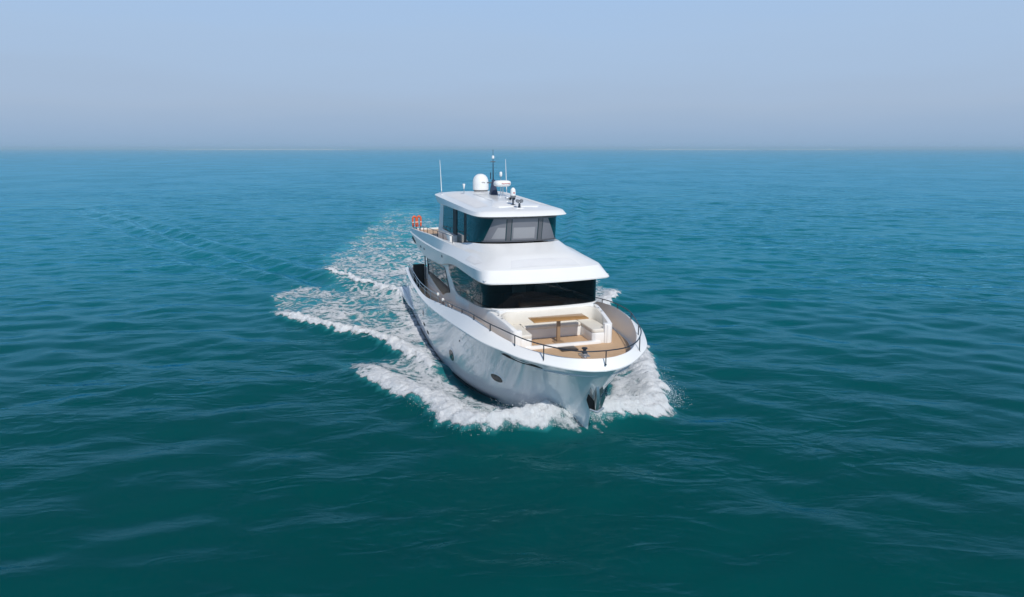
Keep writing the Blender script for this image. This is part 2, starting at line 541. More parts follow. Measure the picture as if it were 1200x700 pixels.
def water_mat():
    m = mat("sea_water", (.0, .05, .07), .06, spec=.5, ior=1.333)
    n, l, b = nodes(m)
    geo = n.new("ShaderNodeNewGeometry")
    at = n.new("ShaderNodeAttribute"); at.attribute_name = "aeration"
    # colour of the water body: deep teal, paler where air has been beaten into it
    t = noise_node(n, l, .035, 4, .55, geo.outputs["Position"])
    deep = ramp(n, l, t.outputs[0], [(0.3, (.0001, .047, .047)), (0.7, (.0002, .060, .062))])
    t2 = noise_node(n, l, .9, 4, .6, geo.outputs["Position"])
    mul = n.new("ShaderNodeMath"); mul.operation = 'MULTIPLY'
    l.new(at.outputs["Fac"], mul.inputs[0]); l.new(t2.outputs[0], mul.inputs[1])
    m2 = n.new("ShaderNodeMath"); m2.operation = 'MULTIPLY'; m2.inputs[1].default_value = 1.9; m2.use_clamp = True
    l.new(mul.outputs[0], m2.inputs[0])
    # view-angle shading painted into the body colour: dark near, greener and paler far out
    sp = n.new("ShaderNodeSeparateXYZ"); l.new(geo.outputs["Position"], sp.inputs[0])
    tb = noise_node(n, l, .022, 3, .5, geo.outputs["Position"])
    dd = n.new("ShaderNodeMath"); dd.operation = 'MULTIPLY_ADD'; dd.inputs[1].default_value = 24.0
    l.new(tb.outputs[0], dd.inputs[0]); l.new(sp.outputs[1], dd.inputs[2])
    shade_fac = n.new("ShaderNodeMapRange"); shade_fac.interpolation_type = 'SMOOTHSTEP'
    shade_fac.inputs[1].default_value = 26; shade_fac.inputs[2].default_value = 80
    l.new(dd.outputs[0], shade_fac.inputs[0])
    painted_shade = n.new("ShaderNodeMix"); painted_shade.data_type = 'RGBA'
    l.new(shade_fac.outputs[0], painted_shade.inputs[0]); l.new(deep.outputs[0], painted_shade.inputs[6]); painted_shade.inputs[7].default_value = (.0002, .130, .160, 1)
    mx = n.new("ShaderNodeMix"); mx.data_type = 'RGBA'
    l.new(m2.outputs[0], mx.inputs[0]); l.new(painted_shade.outputs[2], mx.inputs[6]); mx.inputs[7].default_value = (.035, .27, .29, 1)
    # ripples finer than the mesh, with calmer and rougher patches of wind
    mp = n.new("ShaderNodeMapping"); mp.inputs["Scale"].default_value = (.62, 1.0, 1); mp.inputs["Rotation"].default_value = (0, 0, R(-8))
    l.new(geo.outputs["Position"], mp.inputs[0])
    r1 = noise_node(n, l, 1.0, 4, .55, mp.outputs[0], .4)
    r2 = noise_node(n, l, 4.0, 3, .5, mp.outputs[0], .3)
    ad = n.new("ShaderNodeMath"); ad.operation = 'MULTIPLY_ADD'; ad.inputs[1].default_value = .22
    l.new(r2.outputs[0], ad.inputs[0])
    r0 = noise_node(n, l, .2, 3, .55, mp.outputs[0], .5)
    a0_ = n.new("ShaderNodeMath"); a0_.operation = 'MULTIPLY_ADD'; a0_.inputs[1].default_value = 3.0
    l.new(r0.outputs[0], a0_.inputs[0]); l.new(r1.outputs[0], a0_.inputs[2])
    mp2 = n.new("ShaderNodeMapping"); mp2.inputs["Scale"].default_value = (.42, .95, 1); mp2.inputs["Rotation"].default_value = (0, 0, R(-14))
    l.new(geo.outputs["Position"], mp2.inputs[0])
    r3 = noise_node(n, l, .95, 2, .45, mp2.outputs[0], .9)
    s3 = n.new("ShaderNodeMath"); s3.operation = 'SUBTRACT'; s3.inputs[1].default_value = .5; l.new(r3.outputs[0], s3.inputs[0])
    b3 = n.new("ShaderNodeMath"); b3.operation = 'ABSOLUTE'; l.new(s3.outputs[0], b3.inputs[0])
    c3 = n.new("ShaderNodeMath"); c3.operation = 'MULTIPLY_ADD'; c3.inputs[1].default_value = -1.5
    r00 = noise_node(n, l, .075, 3, .6, mp.outputs[0], .6)
    a00 = n.new("ShaderNodeMath"); a00.operation = 'MULTIPLY_ADD'; a00.inputs[1].default_value = 6.0
    l.new(r00.outputs[0], a00.inputs[0]); l.new(a0_.outputs[0], a00.inputs[2])
    l.new(b3.outputs[0], c3.inputs[0]); l.new(a00.outputs[0], c3.inputs[2])
    l.new(c3.outputs[0], ad.inputs[2])
    pt = noise_node(n, l, .045, 3, .5, geo.outputs["Position"], .5)
    pr = n.new("ShaderNodeMapRange"); pr.inputs[1].default_value = .36; pr.inputs[2].default_value = .60
    pr.inputs[3].default_value = .16; pr.inputs[4].default_value = 1.0
    l.new(pt.outputs[0], pr.inputs[0])
    bp = n.new("ShaderNodeBump"); bp.inputs["Distance"].default_value = .105
    l.new(pr.outputs[0], bp.inputs["Strength"])
    l.new(ad.outputs[0], bp.inputs["Height"])
    # water body under a Fresnel skin; the skin's reflection is tinted like sea water
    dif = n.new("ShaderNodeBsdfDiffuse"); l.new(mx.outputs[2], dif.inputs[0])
    glo = n.new("ShaderNodeBsdfGlossy"); glo.inputs[0].default_value = (.35, .82, 1.0, 1); glo.inputs[1].default_value = .03
    l.new(bp.outputs[0], glo.inputs["Normal"])
    fre = n.new("ShaderNodeFresnel"); fre.inputs[0].default_value = 1.19
    l.new(bp.outputs[0], fre.inputs["Normal"])
    ms = n.new("ShaderNodeMixShader")
    l.new(fre.outputs[0], ms.inputs[0]); l.new(dif.outputs[0], ms.inputs[1]); l.new(glo.outputs[0], ms.inputs[2])
    l.new(ms.outputs[0], n["Material Output"].inputs[0])
    n.remove(b)
    return m

verts = np.stack([gx, gy, gz], -1).reshape(-1, 3)
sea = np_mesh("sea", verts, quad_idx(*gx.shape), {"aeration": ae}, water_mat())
tag(sea, "open teal sea with small wind ripples and the yacht's wake waves", "sea", kind="structure")

# ---- foam: a lumpy white sheet lying on the sea, kept only where foam is
def foam_mat():
    m = mat("sea_foam", (.68, .71, .73), .8, spec=.2)
    n, l, b = nodes(m)
    at = n.new("ShaderNodeAttribute"); at.attribute_name = "froth"
    geo = n.new("ShaderNodeNewGeometry")
    t = noise_node(n, l, 5.0, 6, .72, geo.outputs["Position"], .6)
    ma = n.new("ShaderNodeMath"); ma.operation = 'MULTIPLY_ADD'; ma.inputs[1].default_value = 1.15
    l.new(t.outputs[0], ma.inputs[0]); l.new(at.outputs["Fac"], ma.inputs[2])
    mr = n.new("ShaderNodeMapRange"); mr.interpolation_type = 'SMOOTHSTEP'
    mr.inputs[1].default_value = .84; mr.inputs[2].default_value = 1.36
    l.new(ma.outputs[0], mr.inputs[0])
    tk = n.new("ShaderNodeAttribute"); tk.attribute_name = "thick"
    tm = n.new("ShaderNodeMapRange"); tm.inputs[1].default_value = .35; tm.inputs[2].default_value = .85
    tm.inputs[3].default_value = .72; tm.inputs[4].default_value = 1.0
    l.new(tk.outputs["Fac"], tm.inputs[0])
    al = n.new("ShaderNodeMath"); al.operation = 'MULTIPLY'
    l.new(mr.outputs[0], al.inputs[0]); l.new(tm.outputs[0], al.inputs[1])
    l.new(al.outputs[0], b.inputs["Alpha"])
    t2 = noise_node(n, l, 6.0, 8, .8, geo.outputs["Position"], .5)
    bp = n.new("ShaderNodeBump"); bp.inputs["Strength"].default_value = 1.0; bp.inputs["Distance"].default_value = .13
    l.new(t2.outputs[0], bp.inputs["Height"]); l.new(bp.outputs[0], b.inputs["Normal"])
    # thick froth is whiter than the thin film
    cr = ramp(n, l, mr.outputs[0], [(0.0, (.55, .64, .67)), (1.0, (.76, .78, .80))])
    l.new(cr.outputs[0], b.inputs["Base Color"])
    return m
M_foam = foam_mat()

def foam_field(fx, fy):
    h, d, a, X, Y0 = wake(fx, fy)
    # threads and cells: ridged noise drawn out a little along the track
    wx = X + .55 * gnoise(X * .8, Y0 * .8, 31); wy = Y0 + .55 * gnoise(X * .8 + 9, Y0 * .8, 32)
    rid = 1 - np.abs(fbm(wx * .9, wy * 1.35, 3, 33, .6)) * 2.4
    f2 = fbm(wx * 1.8, wy * 2.6, 4, 36, .72)
    fr = d + (.42 * (rid - .5) + .75 * f2) * np.clip(1.45 - d, .35, .9)
    fr = np.where(d < .05, 0, fr)
    return h, d, fr

def build_foam():
    st = .078
    lx = np.arange(-76, 24.5, st); ly = np.arange(-14.5, 14.5, st)
    LX, LY = np.meshgrid(lx, ly)
    fx = ORG[0] + LX * AX[0] + LY * AY[0]; fy = ORG[1] + LX * AX[1] + LY * AY[1]
    h, d, fr = foam_field(fx, fy)
    z = ripple(fx, fy, np.full_like(fx, .24)) + h
    lump = fbm(LX * 2.6, LY * 1.9, 4, 51, .65)
    z = z + .02 + np.clip(fr - .35, 0, .8) * (.05 + .30 * np.clip(d - .45, 0, .55) * (1 + 2.6 * lump))
    keep = fr > .36
    q = quad_idx(*LX.shape)
    kf = keep.ravel()[q].sum(1) >= 2
    # not inside the hull
    inside = (np.abs(LY) < np.interp(LX, WLX, WLY) - .25) & (LX < 23) & (LX > -1.6)
    kf &= ~inside.ravel()[q].any(1)
    q = q[kf]
    used = np.unique(q)
    remap = np.full(LX.size, -1); remap[used] = np.arange(len(used))
    v = np.stack([fx, fy, z], -1).reshape(-1, 3)[used]
    o = np_mesh("wake_foam", v, remap[q], {"froth": fr.ravel()[used], "thick": d.ravel()[used]}, M_foam)
    tag(o, "white foam of the bow wave and wake spread on the sea around the yacht", "foam", kind="stuff")

    # spray flung off the breaking crests
    pts = []
    P = crv([(p[0], p[1]) for p in NC[:9]], 400)
    r2 = np.random.default_rng(5)
    for k in range(15000):
        i = int(abs(r2.normal(0, .42)) * 399) % 400
        s = -1 if r2.random() < .6 else 1
        fade = 1 - .7 * i / 400
        X = P[i, 0] - abs(r2.normal(0, .55)) + .15; Y = P[i, 1] - r2.normal(.35, .36)
        if Y < np.interp(X, WLX, WLY) + .1: continue
        zz = .12 + abs(r2.normal(0, .34)) * fade**1.5
        pts.append((X, s * Y, zz))
    pts = np.array(pts)
    fx = ORG[0] + pts[:, 0] * AX[0] + pts[:, 1] * AY[0]; fy = ORG[1] + pts[:, 0] * AX[1] + pts[:, 1] * AY[1]
    h, _, _, _, _ = wake(fx, fy)
    zz = h + pts[:, 2]
    tet = np.array([(0, 0, 1), (.94, 0, -.33), (-.47, .82, -.33), (-.47, -.82, -.33)])
    rr = .004 + .012 * r2.random(len(pts))**3
    V = (np.stack([fx, fy, zz], -1)[:, None, :] + tet[None] * rr[:, None, None]).reshape(-1, 3)
    b0 = np.arange(len(pts))[:, None, None] * 4
    F = (b0 + np.array([(0, 1, 2), (0, 2, 3), (0, 3, 1), (1, 3, 2)])[None]).reshape(-1, 3)
    o = np_mesh("bow_spray", V, F, {}, mat("spray_drops", (.85, .87, .88), .5), smooth=False)
    tag(o, "fine white droplets thrown up along the breaking bow wave", "spray", kind="stuff")
build_foam()

# ------------------------------------------------------------------ distant shore
def shore(x0, x1, y, h, seed, label):
    n = 160
    xs = np.linspace(x0, x1, n)
    rows = [[], [], [], [], []]
    for i, x in enumerate(xs):
        t = i / (n - 1)
        tap = min(1, 6 * t, 6 * (1 - t))
        hh = h * tap * (.55 + .45 * float(fbm(np.array([i * .11]), np.array([seed * 3.1]), 3, seed)[0] + .4)) + .1
        for k, (dy, f) in enumerate(((-60, -.4), (-20, .6), (0, 1), (60, 1.0), (160, -.4))):
            rows[k].append((x, y + dy, hh * f if f > 0 else -.4))
    bm = bmesh.new(); grid_faces(bm, rows)
    m = weather(mat("pale_sand", (.6, .56, .48), .9), (.55, .52, .46), (.72, .69, .62), .01)
    o = fin("shoreline", bm, m, None, 0)
    tag(o, label, "shore", kind="structure")
shore(-1950, -860, 3800, 4.5, 3, "thin pale strip of far shore left of the yacht in haze")
shore(700, 1420, 3800, 4.0, 4, "thin pale strip of far shore right of the yacht in haze")
shore(1460, 1960, 3850, 3.0, 6, "faint end of the far shore under the distant white boat")

# distant white vessel
vr = empty("distant_boat", (1715, 3640, 0), R(20))
tag(vr, "tiny distant white boat on the hazy horizon at right", "boat")
bm = bmesh.new()
prism(bm, [(-11, -2.6), (6, -2.6), (11, 0), (6, 2.6), (-11, 2.6)], -.4, 3.0, .2)
fin("hull", bm, M_gel, vr)
bm = bmesh.new()
box(bm, -7, 4, -2, 2, 3.0, 5.6, .3); box(bm, -5, 1.5, -1.6, 1.6, 5.6, 7.6, .3)
fin("cabin", bm, M_gel, vr)

# ================================================================== THE YACHT
Y = empty("motor_yacht", (ORG[0], ORG[1], 0), YAW)
tag(Y, "large white motor yacht under way with dark windows and a teak foredeck lounge", "yacht")

# ---- curves (port half, stern to bow)
G = [(-.3,3.15,2.17),(3,3.38,2.12),(6,3.5,2.10),(9,3.57,2.12),(12,3.6,2.28),(14.5,3.6,2.5),(16.6,3.58,2.7),(18.3,3.54,2.87),(19.5,3.45,2.95),(20.4,3.30,2.97),(21,3.12,2.97),(22,2.72,2.96),(22.6,2.44,2.93),(23,2.17,2.91),(23.5,1.70,2.87),(24,1.12,2.83),(24.3,.5,2.8),(24.38,0,2.79)]
C = [(-.3,3.1,.1),(3,3.34,.1),(6,3.45,.1),(9,3.53,.1),(11.5,3.56,.1),(13.5,3.5,.1),(15.2,3.36,.1),(16.6,3.14,.1),(17.7,2.88,.12),(18.6,2.62,.17),(19.3,2.36,.22),(20.2,1.92,.32),(20.8,1.56,.4),(21.4,1.15,.5),(22,.76,.62),(22.6,.38,.75),(23.05,.11,.87),(23.2,0,.9)]
K = [(c[0] - .25, c[1] * .72, -.75) for c in C[:-3]] + [(22.3,.16,-.7),(22.75,.04,-.7),(22.85,0,-.7)]
I = [(-.3,3.0,2.27),(3,3.27,2.24),(6,3.39,2.22),(9,3.42,2.26),(12,3.34,2.6),(14.5,3.27,2.92),(16.6,3.2,3.2),(18.3,3.12,3.38),(19.5,3.0,3.41),(20.4,2.88,3.37),(21,2.72,3.31),(22,2.34,3.21),(22.6,2.02,3.18),(23,1.74,3.17),(23.45,1.40,3.17),(23.85,.96,3.17),(24.1,.46,3.17),(24.17,0,3.17)]
Gs, Cs, Ks, Is = sub(G, 4), sub(C, 4), sub(K, 4), sub(I, 4)
nS = len(Gs)

def deck_z(x):
    return float(np.interp(x, [-2, 7, 9, 14.5, 18, 25], [1.32, 1.4, 1.5, 2.42, 2.5, 2.56]))

# hull shell
def hull_rows():
    rows = [Ks, Cs]
    for t in (.08, .2, .35, .5, .65, .8, .92, 1.0):
        r = []
        for i in range(nS):
            c, g = Cs[i], Gs[i]
            # concave flare towards the bow, straight sides aft
            fl = np.clip((c[0] - 14) / 7.0, 0, 1)
            ctrl = c + (g - c) * .5
            pull = .34 * fl * np.array([0, 1, 0]) * (g[1] - c[1])
            ctrl = ctrl - pull + np.array([-.22 * fl, 0, 0]) * min(1, abs(g[0] - c[0]))
            r.append((1 - t)**2 * c + 2 * t * (1 - t) * ctrl + t * t * g)
        rows.append(np.array(r))
    return rows
HR = hull_rows()
bm = bmesh.new()
grid_faces(bm, [mir(r) for r in HR])
# transom
tr = [r[0] for r in HR]
grid_faces(bm, [[(p[0], -p[1], p[2]) for p in tr], [(p[0], p[1], p[2]) for p in tr]])
clean(bm)
hull = fin("hull", bm, M_hull, Y, 40)

def hull_pt(x, z, side, off=0.0):
    """point on the hull skin (side -1 starboard) near x at height z, pushed out by off, plus outward normal"""
    best = None
    A = np.array(HR[1:])                        # rows x stations x 3
    for i in range(nS):
        zz = A[:, i, 2]
        if zz[0] <= z <= zz[-1]:
            k = min(np.searchsorted(zz, z), len(zz) - 1); k = max(k, 1)
            t = (z - zz[k-1]) / max(zz[k] - zz[k-1], 1e-6)
            p = A[k-1, i] * (1 - t) + A[k, i] * t
            if best is None or abs(p[0] - x) < abs(best[0][0] - x):
                up = A[k, i] - A[k-1, i]
                j = min(i + 1, nS - 1); j0 = max(i - 1, 0)
                al = A[k, j] - A[k, j0]
                best = (p, up, al)
    p, up, al = best
    nrm = np.cross(al, up)
    nrm = nrm / np.linalg.norm(nrm)
    if nrm[1] < 0: nrm = -nrm
    sgn = np.array([1, side, 1])
    return Vector(p * sgn) + Vector(nrm * sgn) * off, Vector(nrm * sgn), Vector((al / np.linalg.norm(al)) * sgn), Vector((up / np.linalg.norm(up)) * sgn)

def hull_patch(name, outline, side, off, thick, m, parent):
    """small plate following the hull skin; outline [(x,z)] in profile"""
    bm = bmesh.new()
    inn, out = [], []
    for x, z in outline:
        p, nn, _, _ = hull_pt_fine(x, z, side)
        out.append(bm.verts.new(p + nn * off)); inn.append(bm.verts.new(p + nn * (off - thick)))
    bm.faces.new(out); bm.faces.new(inn[::-1])
    n = len(out)
    for i in range(n):
        bm.faces.new((out[i], out[(i+1) % n], inn[(i+1) % n], inn[i]))
    return fin(name, bm, m, parent, 30)

def hull_pt_fine(x, z, side):
    """interpolated between stations"""
    A = np.array(HR[1:])
    cand = []
    for i in range(nS):
        zz = A[:, i, 2]
        if zz[0] <= z <= zz[-1] + 1e-6:
            k = max(1, min(int(np.searchsorted(zz, z)), len(zz) - 1))
            t = (z - zz[k-1]) / max(zz[k] - zz[k-1], 1e-6)
            cand.append((A[k-1, i] * (1 - t) + A[k, i] * t, A[k, i] - A[k-1, i]))
    xs = np.array([c[0][0] for c in cand])
    o = np.argsort(xs); xs = xs[o]
    j = int(np.clip(np.searchsorted(xs, x), 1, len(xs) - 1))
    c0, c1 = cand[o[j-1]], cand[o[j]]
    t = np.clip((x - c0[0][0]) / max(c1[0][0] - c0[0][0], 1e-6), 0, 1)
    p = c0[0] * (1 - t) + c1[0] * t
    nrm = np.cross(c1[0] - c0[0], c0[1] * (1 - t) + c1[1] * t); nrm = nrm / np.linalg.norm(nrm)
    if nrm[1] < 0: nrm = -nrm
    s = np.array([1, side, 1])
    return Vector(p * s), Vector(nrm * s), None, None

# boot stripe: dark line just above the chine aft of the bow wave
for s in (-1, 1):
    bm = bmesh.new()
    lo, hi = [], []
    for i in range(0, 4 * 10 + 1):
        c = Cs[i]; g = HR[3][i]
        lo.append((c[0], s * (c[1] + .012), c[2] - .12)); hi.append((g[0], s * (g[1] * .5 + c[1] * .5 + .012), c[2] + .05))
    grid_faces(bm, [lo, hi])
    fin("boot_stripe", bm, M_antifoul, hull)

def ellipse(cx, cz, rx, rz, n=20, shear=0.0, pw=1.0):
    o = []
    for k in range(n):
        a = 2 * math.pi * k / n
        c, s_ = math.cos(a), math.sin(a)
        o.append((cx + rx * math.copysign(abs(c)**pw, c) + shear * rz * s_, cz + rz * math.copysign(abs(s_)**pw, s_)))
    return o
for s in (-1, 1):
    for (x, z, rx, rz, sh_) in ((15.75, 1.02, .34, .26, .3), (19.95, 1.30, .30, .17, .3), (9.0, 1.35, .22, .17, .3)):
        ph = hull_patch("porthole", ellipse(x, z, rx * 1.3, rz * 1.35, 24, sh_, .8), s, .012, .03, M_hull, hull)
        hull_patch("pane", ellipse(x + .03, z, rx * .95, rz, 24, sh_, .8), s, .020, .02, M_glass, ph)
    for (x, z) in ((9.2, .75), (10.4, .62)):
        hull_patch("vent_slot", ellipse(x, z, .30, .07, 14, .2, .6), s, .012, .03, M_black, hull)
    hull_patch("fairlead", [(21.55, 2.80), (21.75, 2.86), (22.55, 2.80), (22.95, 2.72), (23.05, 2.62), (22.4, 2.66), (21.8, 2.72)], s, .02, .05, M_black, hull)
    hull_patch("drain", ellipse(17.6, 2.2, .05, .04, 10), s, .012, .03, M_black, hull)
# moulded spray rails on the after quarters
for s in (-1, 1):
    bm = bmesh.new()
    rows = []
    for x in np.linspace(-1.7, 5.3, 24):
        t = (x + 1.7) / 7.0
        hw_ = float(np.interp(x, [c[0] for c in C], [c[1] for c in C]))
        w = .42 * (1 - t)**.6 * min(1, (1 - t) * 6) + .02
        zt = .62 - .12 * t; zb = .12 + .25 * t
        y0 = hw_ - .06
        rows.append([(x, s * y0, zb), (x, s * (y0 + w), zb + .1), (x, s * (y0 + w), zt - .07), (x, s * (y0 + w - .05), zt), (x, s * (y0 + w * .55), zt), (x, s * (y0 + w * .5), zt - .05), (x, s * (y0 + w * .42), zt - .05), (x, s * (y0 + w * .38), zt), (x, s * y0, zt)])
    vr_ = grid_faces(bm, rows, close=True)
    bm.faces.new(vr_[0]); bm.faces.new(vr_[-1][::-1])
    fin("spray_rail", bm, M_gel, hull, 30)

# gunwale cap: rounded white band between hull edge and inner edge
bm = bmesh.new()
rows = [[] for _ in range(8)]
for i in range(nS):
    g, n_ = Gs[i], Is[i]
    top = max(n_[2], g[2] + .08)
    def at(f, zf):
        return g[:2] * (1 - f) + n_[:2] * f, g[2] + (top - g[2]) * zf
    outw = (g[:2] - n_[:2]); ln = np.linalg.norm(outw); outw = outw / max(ln, 1e-6)
    prof = [((0, -.03), .01), ((0, -.01), .035), ((.0, .10), .035), ((.06, .20), .01), ((.5, .62), 0), ((.90, .98), 0), ((1.0, 1.0), 0), ((1.0, .80), 0)]
    for k, ((f, zf), o_) in enumerate(prof):
        xy, z = at(f, zf)
        xy = xy + outw * o_
        rows[k].append((xy[0], max(xy[1], 0) if i < nS - 1 else 0.0, z))
grid_faces(bm, [mir(r) for r in rows])
clean(bm)
cap = fin("gunwale_cap", bm, M_gel, Y, 30)

# inner bulwark
bm = bmesh.new()
r0 = [(p[0], max(p[1] + .005, 0), p[2] - .03) for p in Is]
r1 = [(p[0] - (.06 if p[0] > 22 else 0), max(p[1] - .06, 0) if i < nS - 1 else 0, deck_z(p[0]) - .02) for i, p in enumerate(Is)]
grid_faces(bm, [mir(r0), mir(r1)]); clean(bm)
bulwark = fin("bulwark", bm, M_gel, Y, 35)

# teak side decks and foredeck (one sheet)
bm = bmesh.new()
rows = []
for i in range(nS):
    p = Is[i]
    y = max(p[1] - (.16 if p[0] > 14 else .08), 0.0) if i < nS - 1 else 0
    x = p[0] - (.1 if p[0] > 22 else 0)
    rows.append([(x, y * k, deck_z(x)) for k in np.linspace(-1, 1, 9)])
grid_faces(bm, rows); clean(bm)
deck = fin("deck", bm, M_teak, Y, 30)
# white margin under the teak (a hair lower)
bm = bmesh.new()
rows = []
for i in range(nS):
    p = Is[i]; y = max(p[1] - .03, 0) if i < nS - 1 else 0
    rows.append([(p[0], -y, deck_z(p[0]) - .012), (p[0], y, deck_z(p[0]) - .012)])
grid_faces(bm, rows); clean(bm)
fin("waterway", bm, M_gel, Y, 30)

# swim platform
bm = bmesh.new()
prism(bm, [(-2.1, -2.6), (-1.7, -3.1), (-.3, -3.12), (-.3, 3.12), (-1.7, 3.1), (-2.1, 2.6)], .28, .52, .04)
fin("swim_platform", bm, M_gel, Y)

# ---- deckhouse: wall ring with window bands
side_half = [(4.6, 2.52), (8, 2.54), (11, 2.55), (13, 2.55), (15.2, 2.54), (16.4, 2.53), (17.2, 2.50), (17.8, 2.44), (18.2, 2.33), (18.45, 2.13), (18.58, 1.82), (18.66, 1.35), (18.72, .7), (18.74, 0)]
path = sub([(x, y, 0) for x, y in side_half], 6)
def moulding_low(x):
    return float(np.interp(x, [0, .4, 1.6, 5, 10, 12.2, 13.6, 16, 18, 19.5], [4.35, 4.3, 4.05, 3.80, 4.10, 4.46, 4.64, 4.67, 4.75, 4.8]))
bm = bmesh.new()
lo = [(p[0], p[1], deck_z(p[0]) - .03) for p in path]
wb = [(11.3, 4.0), (11.9, 3.76), (12.5, 3.50), (13.1, 3.30), (13.5, 3.25), (14.0, 3.28), (15.1, 3.36), (16.6, 3.47), (17.6, 3.57), (18.2, 3.66), (18.5, 3.70)]
hi = [(p[0], p[1], moulding_low(p[0]) + .25 if p[0] < 11.3 else float(np.interp(p[0], [w[0] for w in wb], [w[1] for w in wb])) + .012) for p in path]
grid_faces(bm, [mir(lo), mir(hi)])
a0, a1 = lo[0], hi[0]
bm.faces.new([bm.verts.new(v) for v in ((a0[0], -a0[1], a0[2]), (a0[0], a0[1], a0[2]), (a1[0], a1[1], a1[2]), (a1[0], -a1[1], a1[2]))])
house = fin("deckhouse", bm, M_gel, Y, 35)

# offset outward of the path
def path_out(off):
    P = path.copy()
    T = np.gradient(P, axis=0); N = np.stack([-T[:, 1], T[:, 0]], -1); N = -N
    N = N / np.linalg.norm(N, axis=1)[:, None]
    s = np.sign(N[:, 1]); s[s == 0] = 1
    N = N * np.where(N[:, 0] * 0 + N[:, 1] < -1e-6, -1, 1)[:, None]
    P[:, :2] += N * off
    P[-1, 1] = 0
    return P
po = path_out(.03); pi_ = path_out(.004)
def pin(x, P):      # path point at given x on the side run
    k = np.searchsorted(P[:, 0], x)
    k = min(max(k, 1), len(P) - 1)
    t = (x - P[k-1, 0]) / (P[k, 0] - P[k-1, 0] + 1e-9)
    return P[k-1] * (1 - t) + P[k] * t
# forward windscreen, wrapping both sides in one band of glass
xs = sorted(set([w[0] for w in wb] + [p[0] for p in po if p[0] > 13.6]))
half_b, half_t, half_bi, half_ti = [], [], [], []
for x in xs:
    if x > 18.35: continue
    b = float(np.interp(x, [w[0] for w in wb], [w[1] for w in wb]))
    t = moulding_low(x) - .02
    q = pin(x, po)
    t = max(t, b + .02)
    half_b.append((q[0], q[1], b)); half_t.append((q[0], q[1], t))
for p in po:
    if p[0] > 18.35:
        half_b.append((p[0], p[1], 3.70)); half_t.append((p[0], p[1], 4.82))
bm = bmesh.new()
mid = [tuple((np.array(a) + np.array(b)) / 2) for a, b in zip(half_b, half_t)]
ib = [(p[0] - .0, p[1] - .028 if p[1] > 0.3 else p[1], p[2]) for p in half_b]
it = [(p[0] - .0, p[1] - .028 if p[1] > 0.3 else p[1], p[2]) for p in half_t]
grid_faces(bm, [mir(half_b), mir(mid), mir(half_t)])
M_wind = bpy.data.materials.new("tinted_windscreen"); M_wind.use_nodes = True
n_, l_ = M_wind.node_tree.nodes, M_wind.node_tree.links
n_.remove(n_["Principled BSDF"])
tr_ = n_.new("ShaderNodeBsdfTransparent"); tr_.inputs[0].default_value = (.20, .23, .24, 1)
gl_ = n_.new("ShaderNodeBsdfGlossy"); gl_.inputs[1].default_value = .01
fr_n = n_.new("ShaderNodeFresnel"); fr_n.inputs[0].default_value = 1.45
mx_ = n_.new("ShaderNodeMixShader")
l_.new(fr_n.outputs[0], mx_.inputs[0]); l_.new(tr_.outputs[0], mx_.inputs[1]); l_.new(gl_.outputs[0], mx_.inputs[2])
l_.new(mx_.outputs[0], n_["Material Output"].inputs[0])
wind = fin("windscreen", bm, M_wind, house, 80)
# the dark saloon behind the glass
M_dark = mat("saloon_lining", (.03, .03, .032), .7)
M_dash = mat("dash_veneer", (.22, .12, .07), .45)
bm = bmesh.new()
box(bm, 10.9, 11.0, -2.46, 2.46, 2.4, 4.25); box(bm, 11.0, 18.3, -2.3, 2.3, 2.56, 2.6)
grid_faces(bm, [[(x, -2.5, moulding_low(x) + .1), (x, 2.5, moulding_low(x) + .1)] for x in np.linspace(11, 18.4, 12)])
fin("saloon_lining", bm, M_dark, house)
bm = bmesh.new()
prism(bm, [(17.3, -1.5), (18.15, -1.25), (18.3, -.4), (18.3, 1.2), (18.15, 1.5), (17.3, 1.7)], 3.1, lambda x, y: 4.18 - .12 * (x - 17.3) - .14 * max(y, 0) - .25 * max(-y - 1.0, 0), .05)
fin("dashboard", bm, M_dark, house)
bm = bmesh.new()
prism(bm, [(18.28, -1.1), (18.36, -1.1), (18.36, 1.0), (18.28, 1.0)], 3.72, 3.92, .01)
fin("dash_trim", bm, M_dash, house)
for yy in (-.55, .5):
    bm = bmesh.new()
    box(bm, 16.5, 16.7, yy - .3, yy + .3, 3.0, 4.35, .06, 3); box(bm, 16.6, 17.1, yy - .3, yy + .3, 3.0, 3.2, .05, 3)
    fin("helm_seat", bm, M_cush, house, 50)
# thin white sill lip under the front glass
bm = bmesh.new()
fl = [p for p in half_b if p[0] > 12.4]
fr_ = [mir([(p[0], p[1] - .03, p[2] - .05) for p in fl]), mir([(p[0] + (.05 if p[0] > 18 else 0), p[1] + .03 if p[1] > .3 else p[1], p[2] - .05) for p in fl]), mir([(p[0] + (.05 if p[0] > 18 else 0), p[1] + .03 if p[1] > .3 else p[1], p[2] - .012) for p in fl]), mir([(p[0], p[1] - .03, p[2] - .008) for p in fl])]
grid_faces(bm, fr_, close=False)
fin("window_sill", bm, M_gel, house, 35)
# after side windows
for s in (-1, 1):
    outl = [(4.75, 3.62), (7.5, 3.82), (10.1, 3.97), (10.3, 3.9), (11.45, 2.98), (11.4, 2.88), (10.6, 2.72), (9.75, 2.44), (9.5, 2.40), (7, 2.56), (5.1, 2.72)]
    bm = bmesh.new()
    o_, i_ = [], []
    for x, z in outl:
        y = pin(x, po)[1]
        o_.append(bm.verts.new((x, s * y, z))); i_.append(bm.verts.new((x, s * (y - .028), z)))
    bm.faces.new(o_)
    n_ = len(o_)
    for k in range(n_):
        bm.faces.new((o_[k], o_[(k+1) % n_], i_[(k+1) % n_], i_[k]))
    fin("side_window", bm, M_glass, house, 30)
